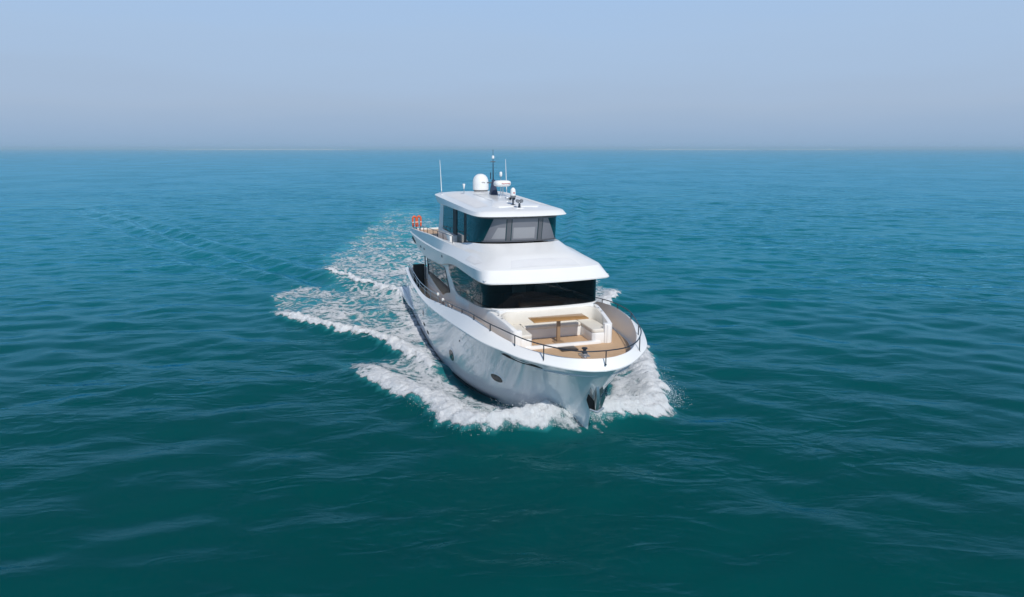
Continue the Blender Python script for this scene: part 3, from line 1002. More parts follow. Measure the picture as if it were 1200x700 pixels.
# wipers
for yy, k in ((-.75, 1), (1.0, 1)):
    bm = bmesh.new()
    xw = float(np.interp(abs(yy), [0, .7, 1.4, 1.9], [18.75, 18.73, 18.66, 18.58]))
    tube(bm, [(xw + .03, yy, 3.74), (xw + .02, yy - .35 * k, 4.25)], .014, 6)
    tube(bm, [(xw + .0, yy - .75 * k, 4.18), (xw + .03, yy + .05 * k, 4.34)], .012, 6)
    fin("wiper", bm, M_black, house, 30)
# black gate at the after end of each side deck
for s in (-1, 1):
    bm = bmesh.new()
    box(bm, 2.35, 2.43, min(s * 2.33, s * 3.05), max(s * 2.33, s * 3.05), 1.34, 2.85, .015)
    fin("side_gate", bm, M_black, Y)
    bm = bmesh.new()
    tube(bm, [(4.5, s * 2.62, 1.35), (4.5, s * 2.62, 3.85)], .035, 8)
    fin("support_pole", bm, M_dsteel, Y)
    # low ledge along the house side
    bm = bmesh.new()
    tube(bm, [(x, s * (pin(x, po)[1] + .05), z) for x, z in ((5, 2.3), (7, 2.2), (9, 2.15), (10.6, 2.3), (12, 2.6))], .018, 8)
    fin("grab_rail", bm, M_steel, house)

# ---- forward lounge
lounge_half_out = [(12.8, 2.56), (14.5, 2.56), (16, 2.52), (17.4, 2.44), (18.6, 2.34), (19.6, 2.2), (20.25, 2.1), (20.5, 2.06), (20.62, 1.96), (20.64, 1.8)]
lz_x = [12.8, 14.5, 16, 17.4, 18.6, 19.6, 20.2, 20.6]
lz_z = [3.12, 3.27, 3.38, 3.50, 3.56, 3.46, 3.38, 3.30]
bm = bmesh.new()
for s in (-1, 1):
    oo = sub([(x, y, 0) for x, y in lounge_half_out], 3)
    rows = [[], [], [], [], [], []]
    for p in oo:
        z = float(np.interp(p[0], lz_x, lz_z))
        # thickness of the coaming, inner wall lands on the seat
        ny = max(p[1] - .22, 1.72) if p[0] > 18.4 else 2.2
        ny = min(ny, p[1] - .02)
        inn = 2.9 if p[0] > 18.4 else z
        xin = min(p[0], 20.5)
        rows[0].append((p[0], s * p[1], deck_z(p[0]) - .02))
        rows[1].append((p[0], s * p[1], z - .09))
        rows[2].append((p[0] - (.02 if p[0] > 20.4 else 0), s * (p[1] - .03), z - .02))
        rows[3].append((p[0] - (.05 if p[0] > 20.4 else 0), s * (p[1] - .08), z))
        rows[4].append((xin, s * (ny + .03), z - .01))
        rows[5].append((xin, s * ny, inn))
    grid_faces(bm, rows)
clean(bm)
lounge = fin("lounge_surround", bm, M_gel, Y, 40)
# seat boxes, kerb and shelf
bm = bmesh.new()
SZ = 3.04
for s in (-1, 1):
    prism(bm, [(18.5, s * 1.24), (20.42, s * 1.24), (20.55, s * 1.34), (20.58, s * 1.98), (18.5, s * 2.1)], 2.44, SZ - .11, .03)
prism(bm, [(18.4, -1.3), (19.32, -1.3), (19.32, 1.3), (18.4, 1.3)], 2.44, SZ - .11, .02)
for s in (-1, 1):
    prism(bm, [(20.40, s * 1.70), (20.615, s * 1.70), (20.615, s * 1.97), (20.56, s * 2.04), (20.40, s * 2.06)], 2.44, 3.30, .02)
prism(bm, [(20.42, -1.55), (20.62, -1.55), (20.62, 1.55), (20.42, 1.55)], 2.44, 2.63, .03)
prism(bm, [(18.3, -2.2), (18.72, -2.05), (18.80, -1.4), (18.86, 0), (18.80, 1.4), (18.72, 2.05), (18.3, 2.2)], 3.0, 3.645, .03)
fin("seat_base", bm, M_gel, lounge, 35)
bm = bmesh.new()
box(bm, 19.25, 20.44, -1.26, 1.26, 2.5, 2.54)
fin("lounge_floor", bm, M_teak, lounge)
# cushions
for s in (-1, 1):
    bm = bmesh.new()
    prism(bm, [(18.75, s * 1.24), (20.44, s * 1.24), (20.52, s * 1.32), (20.52, s * 1.94), (20.1, s * 1.98), (18.75, s * 2.06)], SZ - .11, SZ + .04, .045, 3)
    fin("seat_cushion", bm, M_cush, lounge, 50)
bm = bmesh.new()
prism(bm, [(18.72, -1.22), (19.37, -1.22), (19.37, 1.22), (18.72, 1.22)], SZ - .11, SZ + .04, .045, 3)
fin("seat_cushion", bm, M_cush, lounge, 50)
# wrap-round backrest
bm = bmesh.new()
cen = sub([(19.9, 2.0, 0), (19.4, 2.02, 0), (18.98, 1.92, 0), (18.84, 1.6, 0), (18.88, .8, 0), (18.92, 0, 0)], 5)
full = mir(cen)
prof = [(-.10, .02), (.07, .02), (.09, .08), (.035, .44), (-.0, .5), (-.07, .50), (-.12, .44)]
rows = []
F_ = np.array(full); T_ = np.gradient(F_, axis=0)
for p, t in zip(F_, T_):
    nn = np.array([-t[1], t[0]]); nn /= np.linalg.norm(nn)
    cvec = np.array([20.2, 0]) - p[:2]
    if nn @ cvec < 0: nn = -nn
    hs = float(np.interp(p[0], [18.9, 19.9], [1.0, .55]))
    rows.append([(p[0] + nn[0] * o, p[1] + nn[1] * o, SZ + .02 + z * hs * 1.06) for o, z in prof])
vv = grid_faces(bm, rows, close=True)
bm.faces.new(vv[0]); bm.faces.new(vv[-1][::-1])
fin("backrest_cushion", bm, M_cush, lounge, 50)
# cup holders
for s in (-1, 1):
    for (x, y) in ((18.95, 2.16), (19.35, 2.12)):
        bm = bmesh.new()
        lathe(bm, [(.045, 0), (.045, .012), (.03, .014), (.03, .004)], (x, s * y, float(np.interp(x, lz_x, lz_z)) + .0), 12)
        fin("cup_holder", bm, M_steel, lounge)
# table
tb = empty("dining_table", (19.98, 0, 2.52), 0, Y)
bm = bmesh.new()
prism(bm, [(-.37, -1.13), (.36, -1.13), (.36, 1.13), (-.37, 1.13)], .96, 1.01, .015)
top = fin("table_top", bm, M_wood, tb)
bm = bmesh.new()
box(bm, -.06, .06, -.07, .07, .04, .96, .02); box(bm, -.16, .16, -.2, .2, .02, .045, .01); box(bm, -.2, .2, -.3, .3, .935, .958, .005)
fin("pedestal", bm, mat("pedestal_wood", (.30, .20, .12), .35), tb)
# deck hatch, windlass, cleats
bm = bmesh.new()
prism(bm, [(20.72, -.32), (21.22, -.32), (21.22, .36), (20.72, .36)], deck_z(21) + .002, deck_z(21) + .05, .02)
fin("deck_hatch", bm, M_grating, Y)
wl = empty("windlass", (21.95, .28, deck_z(22)), 0, Y)
bm = bmesh.new()
box(bm, -.2, .2, -.16, .16, 0, .05, .015); box(bm, -.12, .12, -.1, .1, .05, .12, .02)
fin("base", bm, M_steel, wl)
bm = bmesh.new()
lathe(bm, [(.09, .12), (.1, .15), (.06, .19), (.06, .25), (.11, .29), (.11, .32), (.05, .34)], (0, 0, 0), 16)
fin("capstan", bm, M_dsteel, wl)
bm = bmesh.new()
lathe(bm, [(.07, 0), (.09, .04), (.09, .08), (.05, .12)], (.3, -.12, 0), 14)
fin("gypsy", bm, M_steel, wl)
def cleat(x, y, z, rz, m=M_steel):
    e = empty("cleat", (x, y, z), rz, Y)
    bm = bmesh.new()
    tube(bm, [(-.17, 0, .085), (-.08, 0, .075), (.08, 0, .075), (.17, 0, .085)], [.012, .02, .02, .012], 8)
    tube(bm, [(-.06, 0, 0), (-.05, 0, .075)], .018, 8); tube(bm, [(.06, 0, 0), (.05, 0, .075)], .018, 8)
    fin("horn_bar", bm, m, e)
for s in (-1, 1):
    cleat(22.6, s * 1.35, deck_z(22.6), s * R(-35))
    cleat(14.2, s * 3.3, 2.89, 0)
# anchor roller and chain on foredeck
bm = bmesh.new()
tube(bm, [(22.15, .12, 2.62), (22.8, .06, 2.62), (23.6, .0, 2.62)], .018, 6)
fin("anchor_chain", bm, M_steel, Y)

# ---- upper deck moulding (rings of equal length, stern to front centre)
L_ = [(.2,2.55,4.32),(1.6,2.66,4.02),(4.8,2.7,3.77),(8,2.71,3.92),(10.2,2.72,4.10),(12,2.72,4.44),(13.6,2.72,4.63),(16,2.70,4.66),(17.8,2.68,4.70),(18.55,2.65,4.75),(18.93,2.57,4.78),(19.06,2.30,4.79),(19.18,1.6,4.79),(19.26,.8,4.79),(19.28,0,4.79)]
L2 = [(x, y + .05 if y > .1 else y, z + .05) for x, y, z in L_]
F1 = [(-.15,2.80,4.60),(1.6,2.86,4.62),(4.8,2.9,4.66),(8,2.9,4.76),(10.2,2.9,4.86),(12,2.89,4.98),(13.6,2.86,5.06),(16,2.8,5.12),(17.4,2.72,5.15),(18.05,2.62,5.16),(18.42,2.42,5.165),(18.56,2.1,5.17),(18.70,1.5,5.17),(18.78,.8,5.17),(18.80,0,5.17)]
F2 = [(x - .07 if i > 8 else x, y - .05 if y > .1 else y, z + .07) for i, (x, y, z) in enumerate(F1)]
T1 = [(-.15,2.74,4.80),(1.6,2.80,4.97),(4.8,2.82,5.17),(8,2.80,5.36),(10.2,2.76,5.42),(12,2.64,5.45),(13.6,2.55,5.47),(15.4,2.40,5.50),(16.5,2.2,5.51),(17.0,1.98,5.53),(17.3,1.78,5.55),(17.5,1.55,5.57),(17.64,1.15,5.58),(17.70,.6,5.585),(17.72,0,5.59)]
T2 = [(-.12,2.66,4.82),(1.6,2.72,4.99),(4.8,2.73,5.19),(8,2.72,5.38),(10.2,2.66,5.44),(12,2.52,5.47),(13.5,2.40,5.52),(15.0,2.20,5.58),(16.0,2.02,5.60),(16.7,1.84,5.62),(17.05,1.68,5.64),(17.25,1.45,5.66),(17.38,1.1,5.665),(17.45,.6,5.67),(17.47,0,5.67)]
T3 = [(-.1,2.58,4.80),(1.6,2.64,4.96),(4.8,2.65,5.16),(8,2.64,5.35),(10.2,2.55,5.43),(11.9,2.35,5.50),(13.0,2.2,5.62),(14.0,2.06,5.76),(14.8,1.92,5.83),(15.2,1.80,5.86),(15.45,1.62,5.885),(15.62,1.38,5.895),(15.76,1.0,5.90),(15.84,.5,5.905),(15.86,0,5.905)]
T4 = [(-.1,2.56,4.62),(1.6,2.62,4.66),(4.8,2.63,4.72),(8,2.62,4.8),(10.2,2.5,4.86),(11.7,2.0,5.42),(12.8,1.9,5.5),(13.7,1.85,5.55),(14.5,1.75,5.6),(14.9,1.6,5.6),(15.1,1.4,5.6),(15.2,1.2,5.6),(15.3,.9,5.6),(15.35,.45,5.6),(15.36,0,5.6)]
bm = bmesh.new()
inner = [(x, max(y - .5, 0), z + .02) for x, y, z in L_]
inner = [(min(x, 18.9), y, z) for x, y, z in inner]
grid_faces(bm, [mir(sub(r, 4)) for r in (inner, L_, L2, F1, F2, T1, T2, T3, T4)])
# stern closure
for a, b in zip((L_, L2, F1, F2, T1, T2, T3), (L2, F1, F2, T1, T2, T3, T4)):
    for s in (1, -1):
        pass
st = [r[0] for r in (L_, L2, F1, F2, T1, T2, T3, T4)]
grid_faces(bm, [[(p[0], -p[1], p[2]) for p in st], [(p[0], p[1], p[2]) for p in st]])
clean(bm)
upper = fin("upper_deck_moulding", bm, M_gel, Y, 18)
bm = bmesh.new()
rows = []
for x in np.linspace(-.05, 12.2, 30):
    w = float(np.interp(x, [p[0] for p in T4], [p[1] for p in T4])) - .0
    z = float(np.interp(x, [-1, 13], [4.70, 4.98]))
    rows.append([(x, -w, z), (x, 0, z), (x, w, z)])
grid_faces(bm, rows)
fin("upper_deck", bm, M_teak, Y)
# underside of the upper deck (ceiling of the side decks)
bm = bmesh.new()
rows = []
for x in np.linspace(.1, 18.8, 40):
    z = moulding_low(x) + .12
    rows.append([(x, -2.68, z), (x, 2.68, z)])
grid_faces(bm, rows)
fin("soffit", bm, M_gel, Y)
# side vents and courtesy marks on the moulding
for s in (-1, 1):
    bm = bmesh.new()
    prism(bm, [(.35, 4.25), (1.65, 4.06), (1.9, 4.34), (1.0, 4.58)], 0, .03, .0)
    bmesh.ops.transform(bm, matrix=Matrix(((1, 0, 0, 0), (0, 0, s, s * 2.735), (0, 1, 0, 0), (0, 0, 0, 1))), verts=bm.verts[:])
    fin("vent", bm, M_black, upper)
    for x, z, w in ((4.3, 4.25, .16), (5.6, 4.3, .10), (11.1, 4.72, .08)):
        bm = bmesh.new()
        yv = float(np.interp(z, [float(np.interp(x, [p[0] for p in L2], [p[2] for p in L2])), float(np.interp(x, [p[0] for p in F1], [p[2] for p in F1]))], [float(np.interp(x, [p[0] for p in L2], [p[1] for p in L2])), float(np.interp(x, [p[0] for p in F1], [p[1] for p in F1]))]))
        box(bm, x - w, x + w, min(s * (yv - .03), s * (yv + .03)), max(s * (yv - .03), s * (yv + .03)), z - .06, z + .06, .01)
        fin("deck_light", bm, M_grey, upper)

# ---- wheelhouse: glass ring, pillars, sills
WB = [(7.0,2.03,5.6),(9,2.05,5.6),(10.9,2.05,5.6),(12.6,2.03,5.62),(13.5,2.0,5.74),(14.3,1.92,5.82),(14.85,1.76,5.88),(15.15,1.52,5.91),(15.35,1.15,5.92),(15.5,.6,5.93),(15.54,0,5.93)]
WT = [(7.2,1.98,7.0),(9,2.0,7.0),(10.9,2.02,7.02),(12.6,2.0,7.02),(13.6,1.97,7.02),(14.5,1.88,7.02),(15.1,1.70,7.02),(15.42,1.45,7.02),(15.62,1.1,7.02),(15.78,.55,7.02),(15.82,0,7.02)]
bs, ts = np.array(mir(sub(WB, 6))), np.array(mir(sub(WT, 6)))
nW = len(bs)
def wring(f):
    return bs * (1 - f) + ts * f
bm = bmesh.new()
cuts = [wring(f) for f in np.linspace(0, 1, 5)]
grid_faces(bm, [[tuple(p) for p in r] for r in cuts])
wh_r = empty("wheelhouse", (0, 0, 0), 0, Y)
i0 = int(np.argmin(np.abs(bs[:nW // 2, 0] - 12.85))); i1 = nW - 1 - i0
bm.free()
bm = bmesh.new()
grid_faces(bm, [[tuple(p) for p in r[i0:i1 + 1]] for r in cuts])
fin("windscreen", bm, M_glass2, wh_r, 60)
def wpoint(i, f, off):
    """i fractional ring index, f height fraction"""
    k = int(min(max(math.floor(i), 0), nW - 2)); t = i - k
    b = bs[k] * (1 - t) + bs[k+1] * t; tt = ts[k] * (1 - t) + ts[k+1] * t
    p = b * (1 - f) + tt * f
    tang = bs[min(k+1, nW-1)] - bs[k]
    nn = np.array([tang[1], -tang[0], 0]); nn /= np.linalg.norm(nn) + 1e-9
    c = np.array([11.0, 0, 0])
    if nn @ (p - c) < 0 : nn = -nn
    return tuple(p + nn * off)
def ring_index(y, f):
    """ring index in the front part where Y equals y"""
    row = wring(f)
    ys = row[i0:i1 + 1, 1]
    return i0 + float(np.interp(y, ys, np.arange(len(ys))))
def wpatch(name, poly_bt, off, m, parent, nseg=14, thick=.015, f0=.0, f1=1.0):
    """quad on the glass: (yb0,yb1) at bottom f0, (yt0,yt1) at top f1"""
    (yb0, yb1), (yt0, yt1) = poly_bt
    bm = bmesh.new()
    rows = []
    for f in np.linspace(f0, f1, 5):
        u = (f - f0) / (f1 - f0)
        ya, yb = yb0 * (1 - u) + yt0 * u, yb1 * (1 - u) + yt1 * u
        ia, ib_ = ring_index(ya, f), ring_index(yb, f)
        rows.append([wpoint(ia + (ib_ - ia) * k / nseg, f, off) for k in range(nseg + 1)])
    grid_faces(bm, rows)
    rb = [(r, ) for r in rows]
    back = [[wpoint(ring_index(yb0 * (1 - u) + yt0 * u, f0 + (f1 - f0) * u) + (ring_index(yb1 * (1 - u) + yt1 * u, f0 + (f1 - f0) * u) - ring_index(yb0 * (1 - u) + yt0 * u, f0 + (f1 - f0) * u)) * k / nseg, f0 + (f1 - f0) * u, off - thick) for k in range(nseg + 1)] for u in np.linspace(0, 1, 5)]
    grid_faces(bm, back)
    # rim
    def loop(rr):
        return rr[0] + [r[-1] for r in rr[1:]] + rr[-1][::-1][1:] + [r[0] for r in rr[::-1][1:-1]]
    grid_faces(bm, [loop(rows), loop(back)], close=True)
    clean(bm)
    return fin(name, bm, m, parent, 40)
wpatch("mullion", ((-.80, -.62), (-.80, -.62)), .03, M_mull, wh_r, 3, .03)
wpatch("mullion", ((.64, .82), (.64, .82)), .03, M_mull, wh_r, 3, .03)
for (a, b, c_, d_) in ((-1.70, -.84, -1.36, -.84), (-.58, .60, -.58, .60), (.86, 1.62, .86, 1.10)):
    sc = wpatch("sunshade", ((a, b), (c_, d_)), .016, M_mesh, wh_r, 10, .012, .06, .95)
wpatch("head_trim", ((-1.8, 1.8), (-1.72, 1.72)), .035, M_mull, wh_r, 40, .03, .95, 1.0)
wpatch("sill_trim", ((-1.72, 1.72), (-1.76, 1.76)), .035, M_mull, wh_r, 40, .03, 0.0, .055)
# paler rectangles low on the outer face of the shades
wpatch("pale_panel", ((-1.42, -.86), (-1.18, -.86)), .022, M_mesh2, wh_r, 8, .006, .13, .60)
wpatch("pale_panel", ((-.50, .48), (-.52, .48)), .022, M_mesh2, wh_r, 8, .006, .13, .60)
# side glazing aft of the windscreen: starboard and port
def side_quad(name, x0, x1, z0, z1, s, m, off=0.0, thick=.03, parent=wh_r):
    bm = bmesh.new()
    def yat(x, z):
        f = (z - 5.6) / 1.42
        return float(np.interp(x, [p[0] for p in WB], [p[1] for p in WB])) * (1 - f) + float(np.interp(x, [p[0] for p in WT], [p[1] for p in WT])) * f
    o_, i_ = [], []
    for x, z in ((x0[0], z0[0]), (x1[0], z0[1]), (x1[1], z1[1]), (x0[1], z1[0])):
        y = yat(x, z) + off
        o_.append(bm.verts.new((x, s * y, z))); i_.append(bm.verts.new((x, s * (y - thick), z)))
    bm.faces.new(o_); bm.faces.new(i_[::-1])
    for k in range(4):
        bm.faces.new((o_[k], o_[(k+1) % 4], i_[(k+1) % 4], i_[k]))
    return fin(name, bm, m, parent, 30)
for s in (-1, 1):
    side_quad("side_window", (7.2, 7.4), (10.1, 10.1), (5.72, 5.66), (6.96, 6.98), s, M_glass2)
    side_quad("black_pillar", (10.1, 10.1), (10.95, 10.95), (5.6, 5.6), (7.0, 7.0), s, M_black, .02, .08)
    side_quad("side_door", (10.95, 10.95), (12.5, 12.5), (4.98, 5.3), (6.98, 6.98), s, M_glass2, -.01)
    side_quad("black_pillar", (12.5, 12.5), (12.95, 12.95), (5.55, 5.6), (7.0, 7.0), s, M_black, .012, .06)
    side_quad("after_frame", (6.0, 6.5), (7.2, 7.4), (5.35, 5.45), (7.05, 7.05), s, M_gel, .01, .16)
    side_quad("side_wall", (6.0, 6.0), (10.2, 10.2), (4.7, 4.8), (5.6, 5.68), s, M_gel, .02, .1)
    bm = bmesh.new()
    box(bm, 9.9, 11.0, min(s * 2.0, s * 2.42), max(s * 2.0, s * 2.42), 4.85, 5.72, .04)
    fin("locker", bm, M_gel, wh_r)
# after bulkhead (dark glass doors)
bm = bmesh.new()
box(bm, 6.55, 6.62, -1.9, 1.9, 4.72, 7.0)
fin("after_doors", bm, M_glass2, wh_r)

# ---- hardtop
H0 = [(5.9,0,6.99),(5.9,1.2,6.99),(6.1,1.85,6.98),(6.7,2.06,6.96),(9,2.1,7.0),(12,2.1,7.02),(14.0,2.1,7.04),(15.0,2.06,7.05),(15.42,1.93,7.05),(15.66,1.6,7.055),(15.82,1.1,7.06),(15.92,.55,7.06),(15.95,0,7.06)]
H1 = [(5.6,0,7.10),(5.6,1.25,7.10),(5.85,1.95,7.09),(6.6,2.17,7.05),(9,2.2,7.06),(12,2.2,7.07),(14.0,2.2,7.08),(15.08,2.15,7.09),(15.52,2.0,7.09),(15.76,1.62,7.09),(15.92,1.12,7.095),(16.02,.56,7.10),(16.05,0,7.10)]
H2 = [(5.15,0,7.42),(5.15,1.35,7.42),(5.3,2.0,7.42),(6.2,2.2,7.40),(9,2.18,7.34),(12,2.16,7.29),(14.0,2.13,7.26),(14.95,2.06,7.25),(15.34,1.9,7.25),(15.56,1.55,7.255),(15.70,1.07,7.26),(15.78,.53,7.265),(15.80,0,7.265)]
H3 = [(5.3,0,7.50),(5.3,1.25,7.50),(5.5,1.85,7.49),(6.4,2.03,7.46),(9,2.02,7.41),(12,1.98,7.35),(13.8,1.95,7.315),(14.7,1.88,7.30),(15.1,1.74,7.30),(15.34,1.42,7.305),(15.48,1.0,7.31),(15.56,.5,7.315),(15.58,0,7.315)]
H4 = [(6.0,0,7.58),(6.0,1.0,7.58),(6.2,1.4,7.57),(7,1.5,7.56),(9,1.5,7.54),(11.5,1.45,7.50),(13.0,1.4,7.46),(13.8,1.3,7.44),(14.2,1.2,7.43),(14.4,1.0,7.43),(14.5,.7,7.43),(14.56,.35,7.435),(14.58,0,7.435)]
H5 = [(7.0,0,7.61),(7.0,.5,7.61),(7.2,.7,7.61),(8,.8,7.61),(9.5,.8,7.60),(11,.8,7.58),(12.2,.78,7.55),(12.8,.7,7.53),(13.1,.6,7.52),(13.25,.5,7.52),(13.35,.35,7.52),(13.4,.18,7.52),(13.42,0,7.52)]
bm = bmesh.new()
Hin = [(max(x, 6.2) if x < 8 else min(x - .3, 15.5), max(y - .35, 0), z + .0) for x, y, z in H0]
rr = [mir(sub(r, 5)) for r in (Hin, H0, H1, H2, H3, H4, H5)]
vv = grid_faces(bm, rr)
f_ = rr[-1]
bm.faces.new([bm.verts.new(p) for p in f_[1:-1]])
bm.faces.new([bm.verts.new(p) for p in rr[0][1:-1]][::-1])
clean(bm)
hard = fin("hardtop", bm, M_gel, Y, 28)
def roof_z(x, y):
    return float(np.interp(abs(y), [0, .8, 1.45, 2.0, 2.2], [1, .97, .8, .2, 0])) * (float(np.interp(x, [6, 9, 12.5, 13.4, 14.5, 15.5], [7.60, 7.60, 7.54, 7.52, 7.44, 7.32])) - 7.34) + 7.34
# raised panel on the roof
bm = bmesh.new()
prism(bm, [(9.0, -.72), (12.9, -.72), (14.3, -1.15), (14.75, -.9), (14.8, .9), (14.3, 1.15), (12.9, .72), (9.0, .72)], lambda x, y: roof_z(x, y) - .03, lambda x, y: roof_z(x, y) + .03, .015)
fin("roof_panel", bm, M_gel, hard, 30)

# grey non-slip panels laid on the roof and on the brow
from mathutils.bvhtree import BVHTree
def drop_tree(o):
    me = o.data
    return BVHTree.FromPolygons([v.co.copy() for v in me.vertices], [tuple(p.vertices) for p in me.polygons])
M_nonskid = weather(mat("nonskid_gelcoat", (.60, .61, .63), .75), (.66, .665, .675), (.72, .725, .73), 1.5)
def panel_on(tree, quad, m, parent, nx=12, ny=6, lift=.006):
    bm = bmesh.new()
    a, b, c, d = [np.array(q, float) for q in quad]
    rows = []
    for i in range(nx + 1):
        u = i / nx
        r_ = []
        for j in range(ny + 1):
            v = j / ny
            p = (a * (1 - u) + b * u) * (1 - v) + (d * (1 - u) + c * u) * v
            hit = tree.ray_cast(Vector((p[0], p[1], 12)), Vector((0, 0, -1)))
            r_.append((p[0], p[1], hit[0].z + lift))
        rows.append(r_)
    grid_faces(bm, rows)
    return fin("nonskid_panel", bm, m, parent, 40)
ht = drop_tree(hard)
for s in (-1, 1):
    panel_on(ht, [(7.4, s * 1.0), (14.2, s * 1.25), (14.1, s * 1.82), (7.2, s * 1.86)], M_nonskid, hard)
ut = drop_tree(upper)
panel_on(ut, [(17.86, -1.3), (18.5, -1.5), (18.5, 1.5), (17.86, 1.3)], M_nonskid, upper, 6, 14)
for s in (-1, 1):
    panel_on(ut, [(15.6, s * 2.48), (17.3, s * 2.35), (17.0, s * 2.62), (15.6, s * 2.70)], M_nonskid, upper, 8, 4)

# text marks -> mesh
def text_mesh(name, s, size, m, parent, M):
    cu = bpy.data.curves.new(name, 'FONT')
    cu.body = s; cu.size = size; cu.extrude = .004; cu.align_x = 'CENTER'; cu.align_y = 'CENTER'
    o = bpy.data.objects.new("tmp_text", cu); COL.objects.link(o)
    dg = bpy.context.evaluated_depsgraph_get()
    me = bpy.data.meshes.new_from_object(o.evaluated_get(dg))
    bpy.data.objects.remove(o); 
    me.name = name
    me.materials.clear(); me.materials.append(m)
    me.transform(M)
    q = bpy.data.objects.new(name, me); COL.objects.link(q); q.parent = parent
    return q
FACE_FWD = Matrix(((0, 0, 1, 0), (1, 0, 0, 0), (0, 1, 0, 0), (0, 0, 0, 1)))   # text plane facing +X

# satellite dome
dm = empty("satellite_dome", (6.7, .30, 7.58), 0, Y)
bm = bmesh.new()
lathe(bm, [(.40, .10), (.445, .13), (.45, .2), (.45, .52), (.43, .66), (.37, .81), (.27, .92), (.14, .985), (.0, 1.0)], (0, 0, 0), 36)
shell = fin("dome_shell", bm, M_gel, dm, 50)
bm = bmesh.new()
lathe(bm, [(.36, 0), (.38, .02), (.40, .095), (.2, .097)], (0, 0, 0), 30)
fin("dome_base", bm, M_grey, dm, 40)
text_mesh("lettering", "KVH", .10, M_black, shell, Matrix.Rotation(R(-4), 4, 'Z') @ Matrix.Translation((.452, .08, .53)) @ FACE_FWD)
# radar and mast
mast = empty("mast", (9.5, .28, 7.60), 0, Y)
bm = bmesh.new()
rows = []
for z, a, b in ((0, .24, .19), (.3, .19, .14), (.62, .12, .09), (.78, .09, .07)):
    rows.append([(-a, -b, z), (a, -b, z), (a, b, z), (-a, b, z)])
vv = grid_faces(bm, rows, close=True); bm.faces.new(vv[-1])
bmesh.ops.bevel(bm, geom=[e for e in bm.edges if abs(e.verts[0].co.z - e.verts[1].co.z) > .05], offset=.03, segments=2, affect='EDGES')
fin("mast_base", bm, M_navy, mast)
bm = bmesh.new()
tube(bm, [(-.05, 0, .75), (-.05, 0, 1.88)], [.035, .016], 10)
tube(bm, [(-.05, -.34, .62), (-.05, .42, .62)], .03, 8)
tube(bm, [(-.05, -.14, .8), (-.05, -.14, 1.15)], .025, 8)
tube(bm, [(-.05, 0, 1.88), (-.05, 0, 2.32)], .010, 6)
tube(bm, [(-.05, -.14, 1.70), (-.05, .12, 1.70)], .025, 8)
fin("mast_pole", bm, M_dsteel, mast)
bm = bmesh.new()
lathe(bm, [(.02, 1.84), (.065, 1.87), (.07, 1.94), (.05, 2.0), (0, 2.02)], (-.05, .0, 0), 14)
fin("masthead_light", bm, M_gel, mast)
bm = bmesh.new()
tube(bm, [(-.05, .42, .62), (-.05, .42, .95)], .02, 8)
fin("light_post", bm, M_steel, mast)
bm = bmesh.new()
lathe(bm, [(.05, .93), (.075, .97), (.075, 1.12), (.05, 1.17), (0, 1.18)], (-.05, .42, 0), 14)
fin("anchor_light", bm, M_gel, mast)
rad = empty("radar_scanner", (10.4, .50, 7.58), R(8), Y)
bm = bmesh.new()
tube(bm, [(-.05, -.06, 0), (-.05, -.06, .5)], .03, 8); tube(bm, [(-.05, .06, 0), (-.05, .06, .5)], .03, 8)
box(bm, -.2, .14, -.2, .2, 0, .03, .008)
fin("pedestal", bm, M_steel, rad)
bm = bmesh.new()
t = bmesh.new()
bmesh.ops.create_uvsphere(t, u_segments=28, v_segments=16, radius=1)
for v in t.verts:
    v.co = Vector((math.copysign(abs(v.co.x)**.7, v.co.x) * .30, math.copysign(abs(v.co.y)**.55, v.co.y) * .44, math.copysign(abs(v.co.z)**.65, v.co.z) * .165))
join(bm, t, Matrix.Translation((0, 0, .64)))
dome2 = fin("radar_housing", bm, M_gel, rad, 60)
text_mesh("lettering", "Raymarine", .115, M_red, dome2, Matrix.Translation((.302, .08, .65)) @ FACE_FWD)
# whip aerials
for y in (-1.93, 1.86):
    an = empty("whip_antenna", (6.6, y, roof_z(6.6, y) + .02), 0, Y)
    bm = bmesh.new()
    tube(bm, [(0, 0, .2), (-.02, -.02, 1.0), (-.04, -.05, 1.92)], [.024, .020, .012], 8)
    fin("whip", bm, M_gel, an)
    bm = bmesh.new()
    lathe(bm, [(.05, 0), (.05, .03), (.03, .06), (.03, .22), (.0, .23)], (0, 0, 0), 12)
    fin("antenna_base", bm, M_steel, an)
# small stick aerial with a mushroom top
g_ = empty("gps_antenna", (8.4, -1.06, roof_z(8.4, -1.06)), 0, Y)
bm = bmesh.new(); tube(bm, [(0, 0, 0), (0, 0, .32)], .018, 8); fin("stalk", bm, M_steel, g_)
bm = bmesh.new(); lathe(bm, [(.02, .28), (.03, .34), (.075, .52), (.07, .55), (0, .56)], (0, 0, 0), 14); fin("cap", bm, M_gel, g_)
# small dome on a post
sm = empty("small_dome", (14.3, -.12, 7.45), 0, Y)
bm = bmesh.new(); tube(bm, [(0, 0, 0), (0, 0, .34)], .04, 10); lathe(bm, [(.13, 0), (.13, .02), (.05, .04)], (0, 0, 0), 14); fin("post", bm, M_dsteel, sm)
bm = bmesh.new(); lathe(bm, [(.12, .34), (.13, .36), (.13, .42), (.11, .43)], (0, 0, 0), 18); fin("dome_base", bm, M_grey, sm)
bm = bmesh.new(); lathe(bm, [(.12, .43), (.125, .46), (.12, .62), (.10, .72), (.05, .78), (0, .79)], (0, 0, 0), 20); d3 = fin("dome_shell", bm, M_gel, sm, 50)
bm = bmesh.new(); box(bm, .118, .128, -.03, .05, .53, .58); fin("dark_mark", bm, M_red, d3)
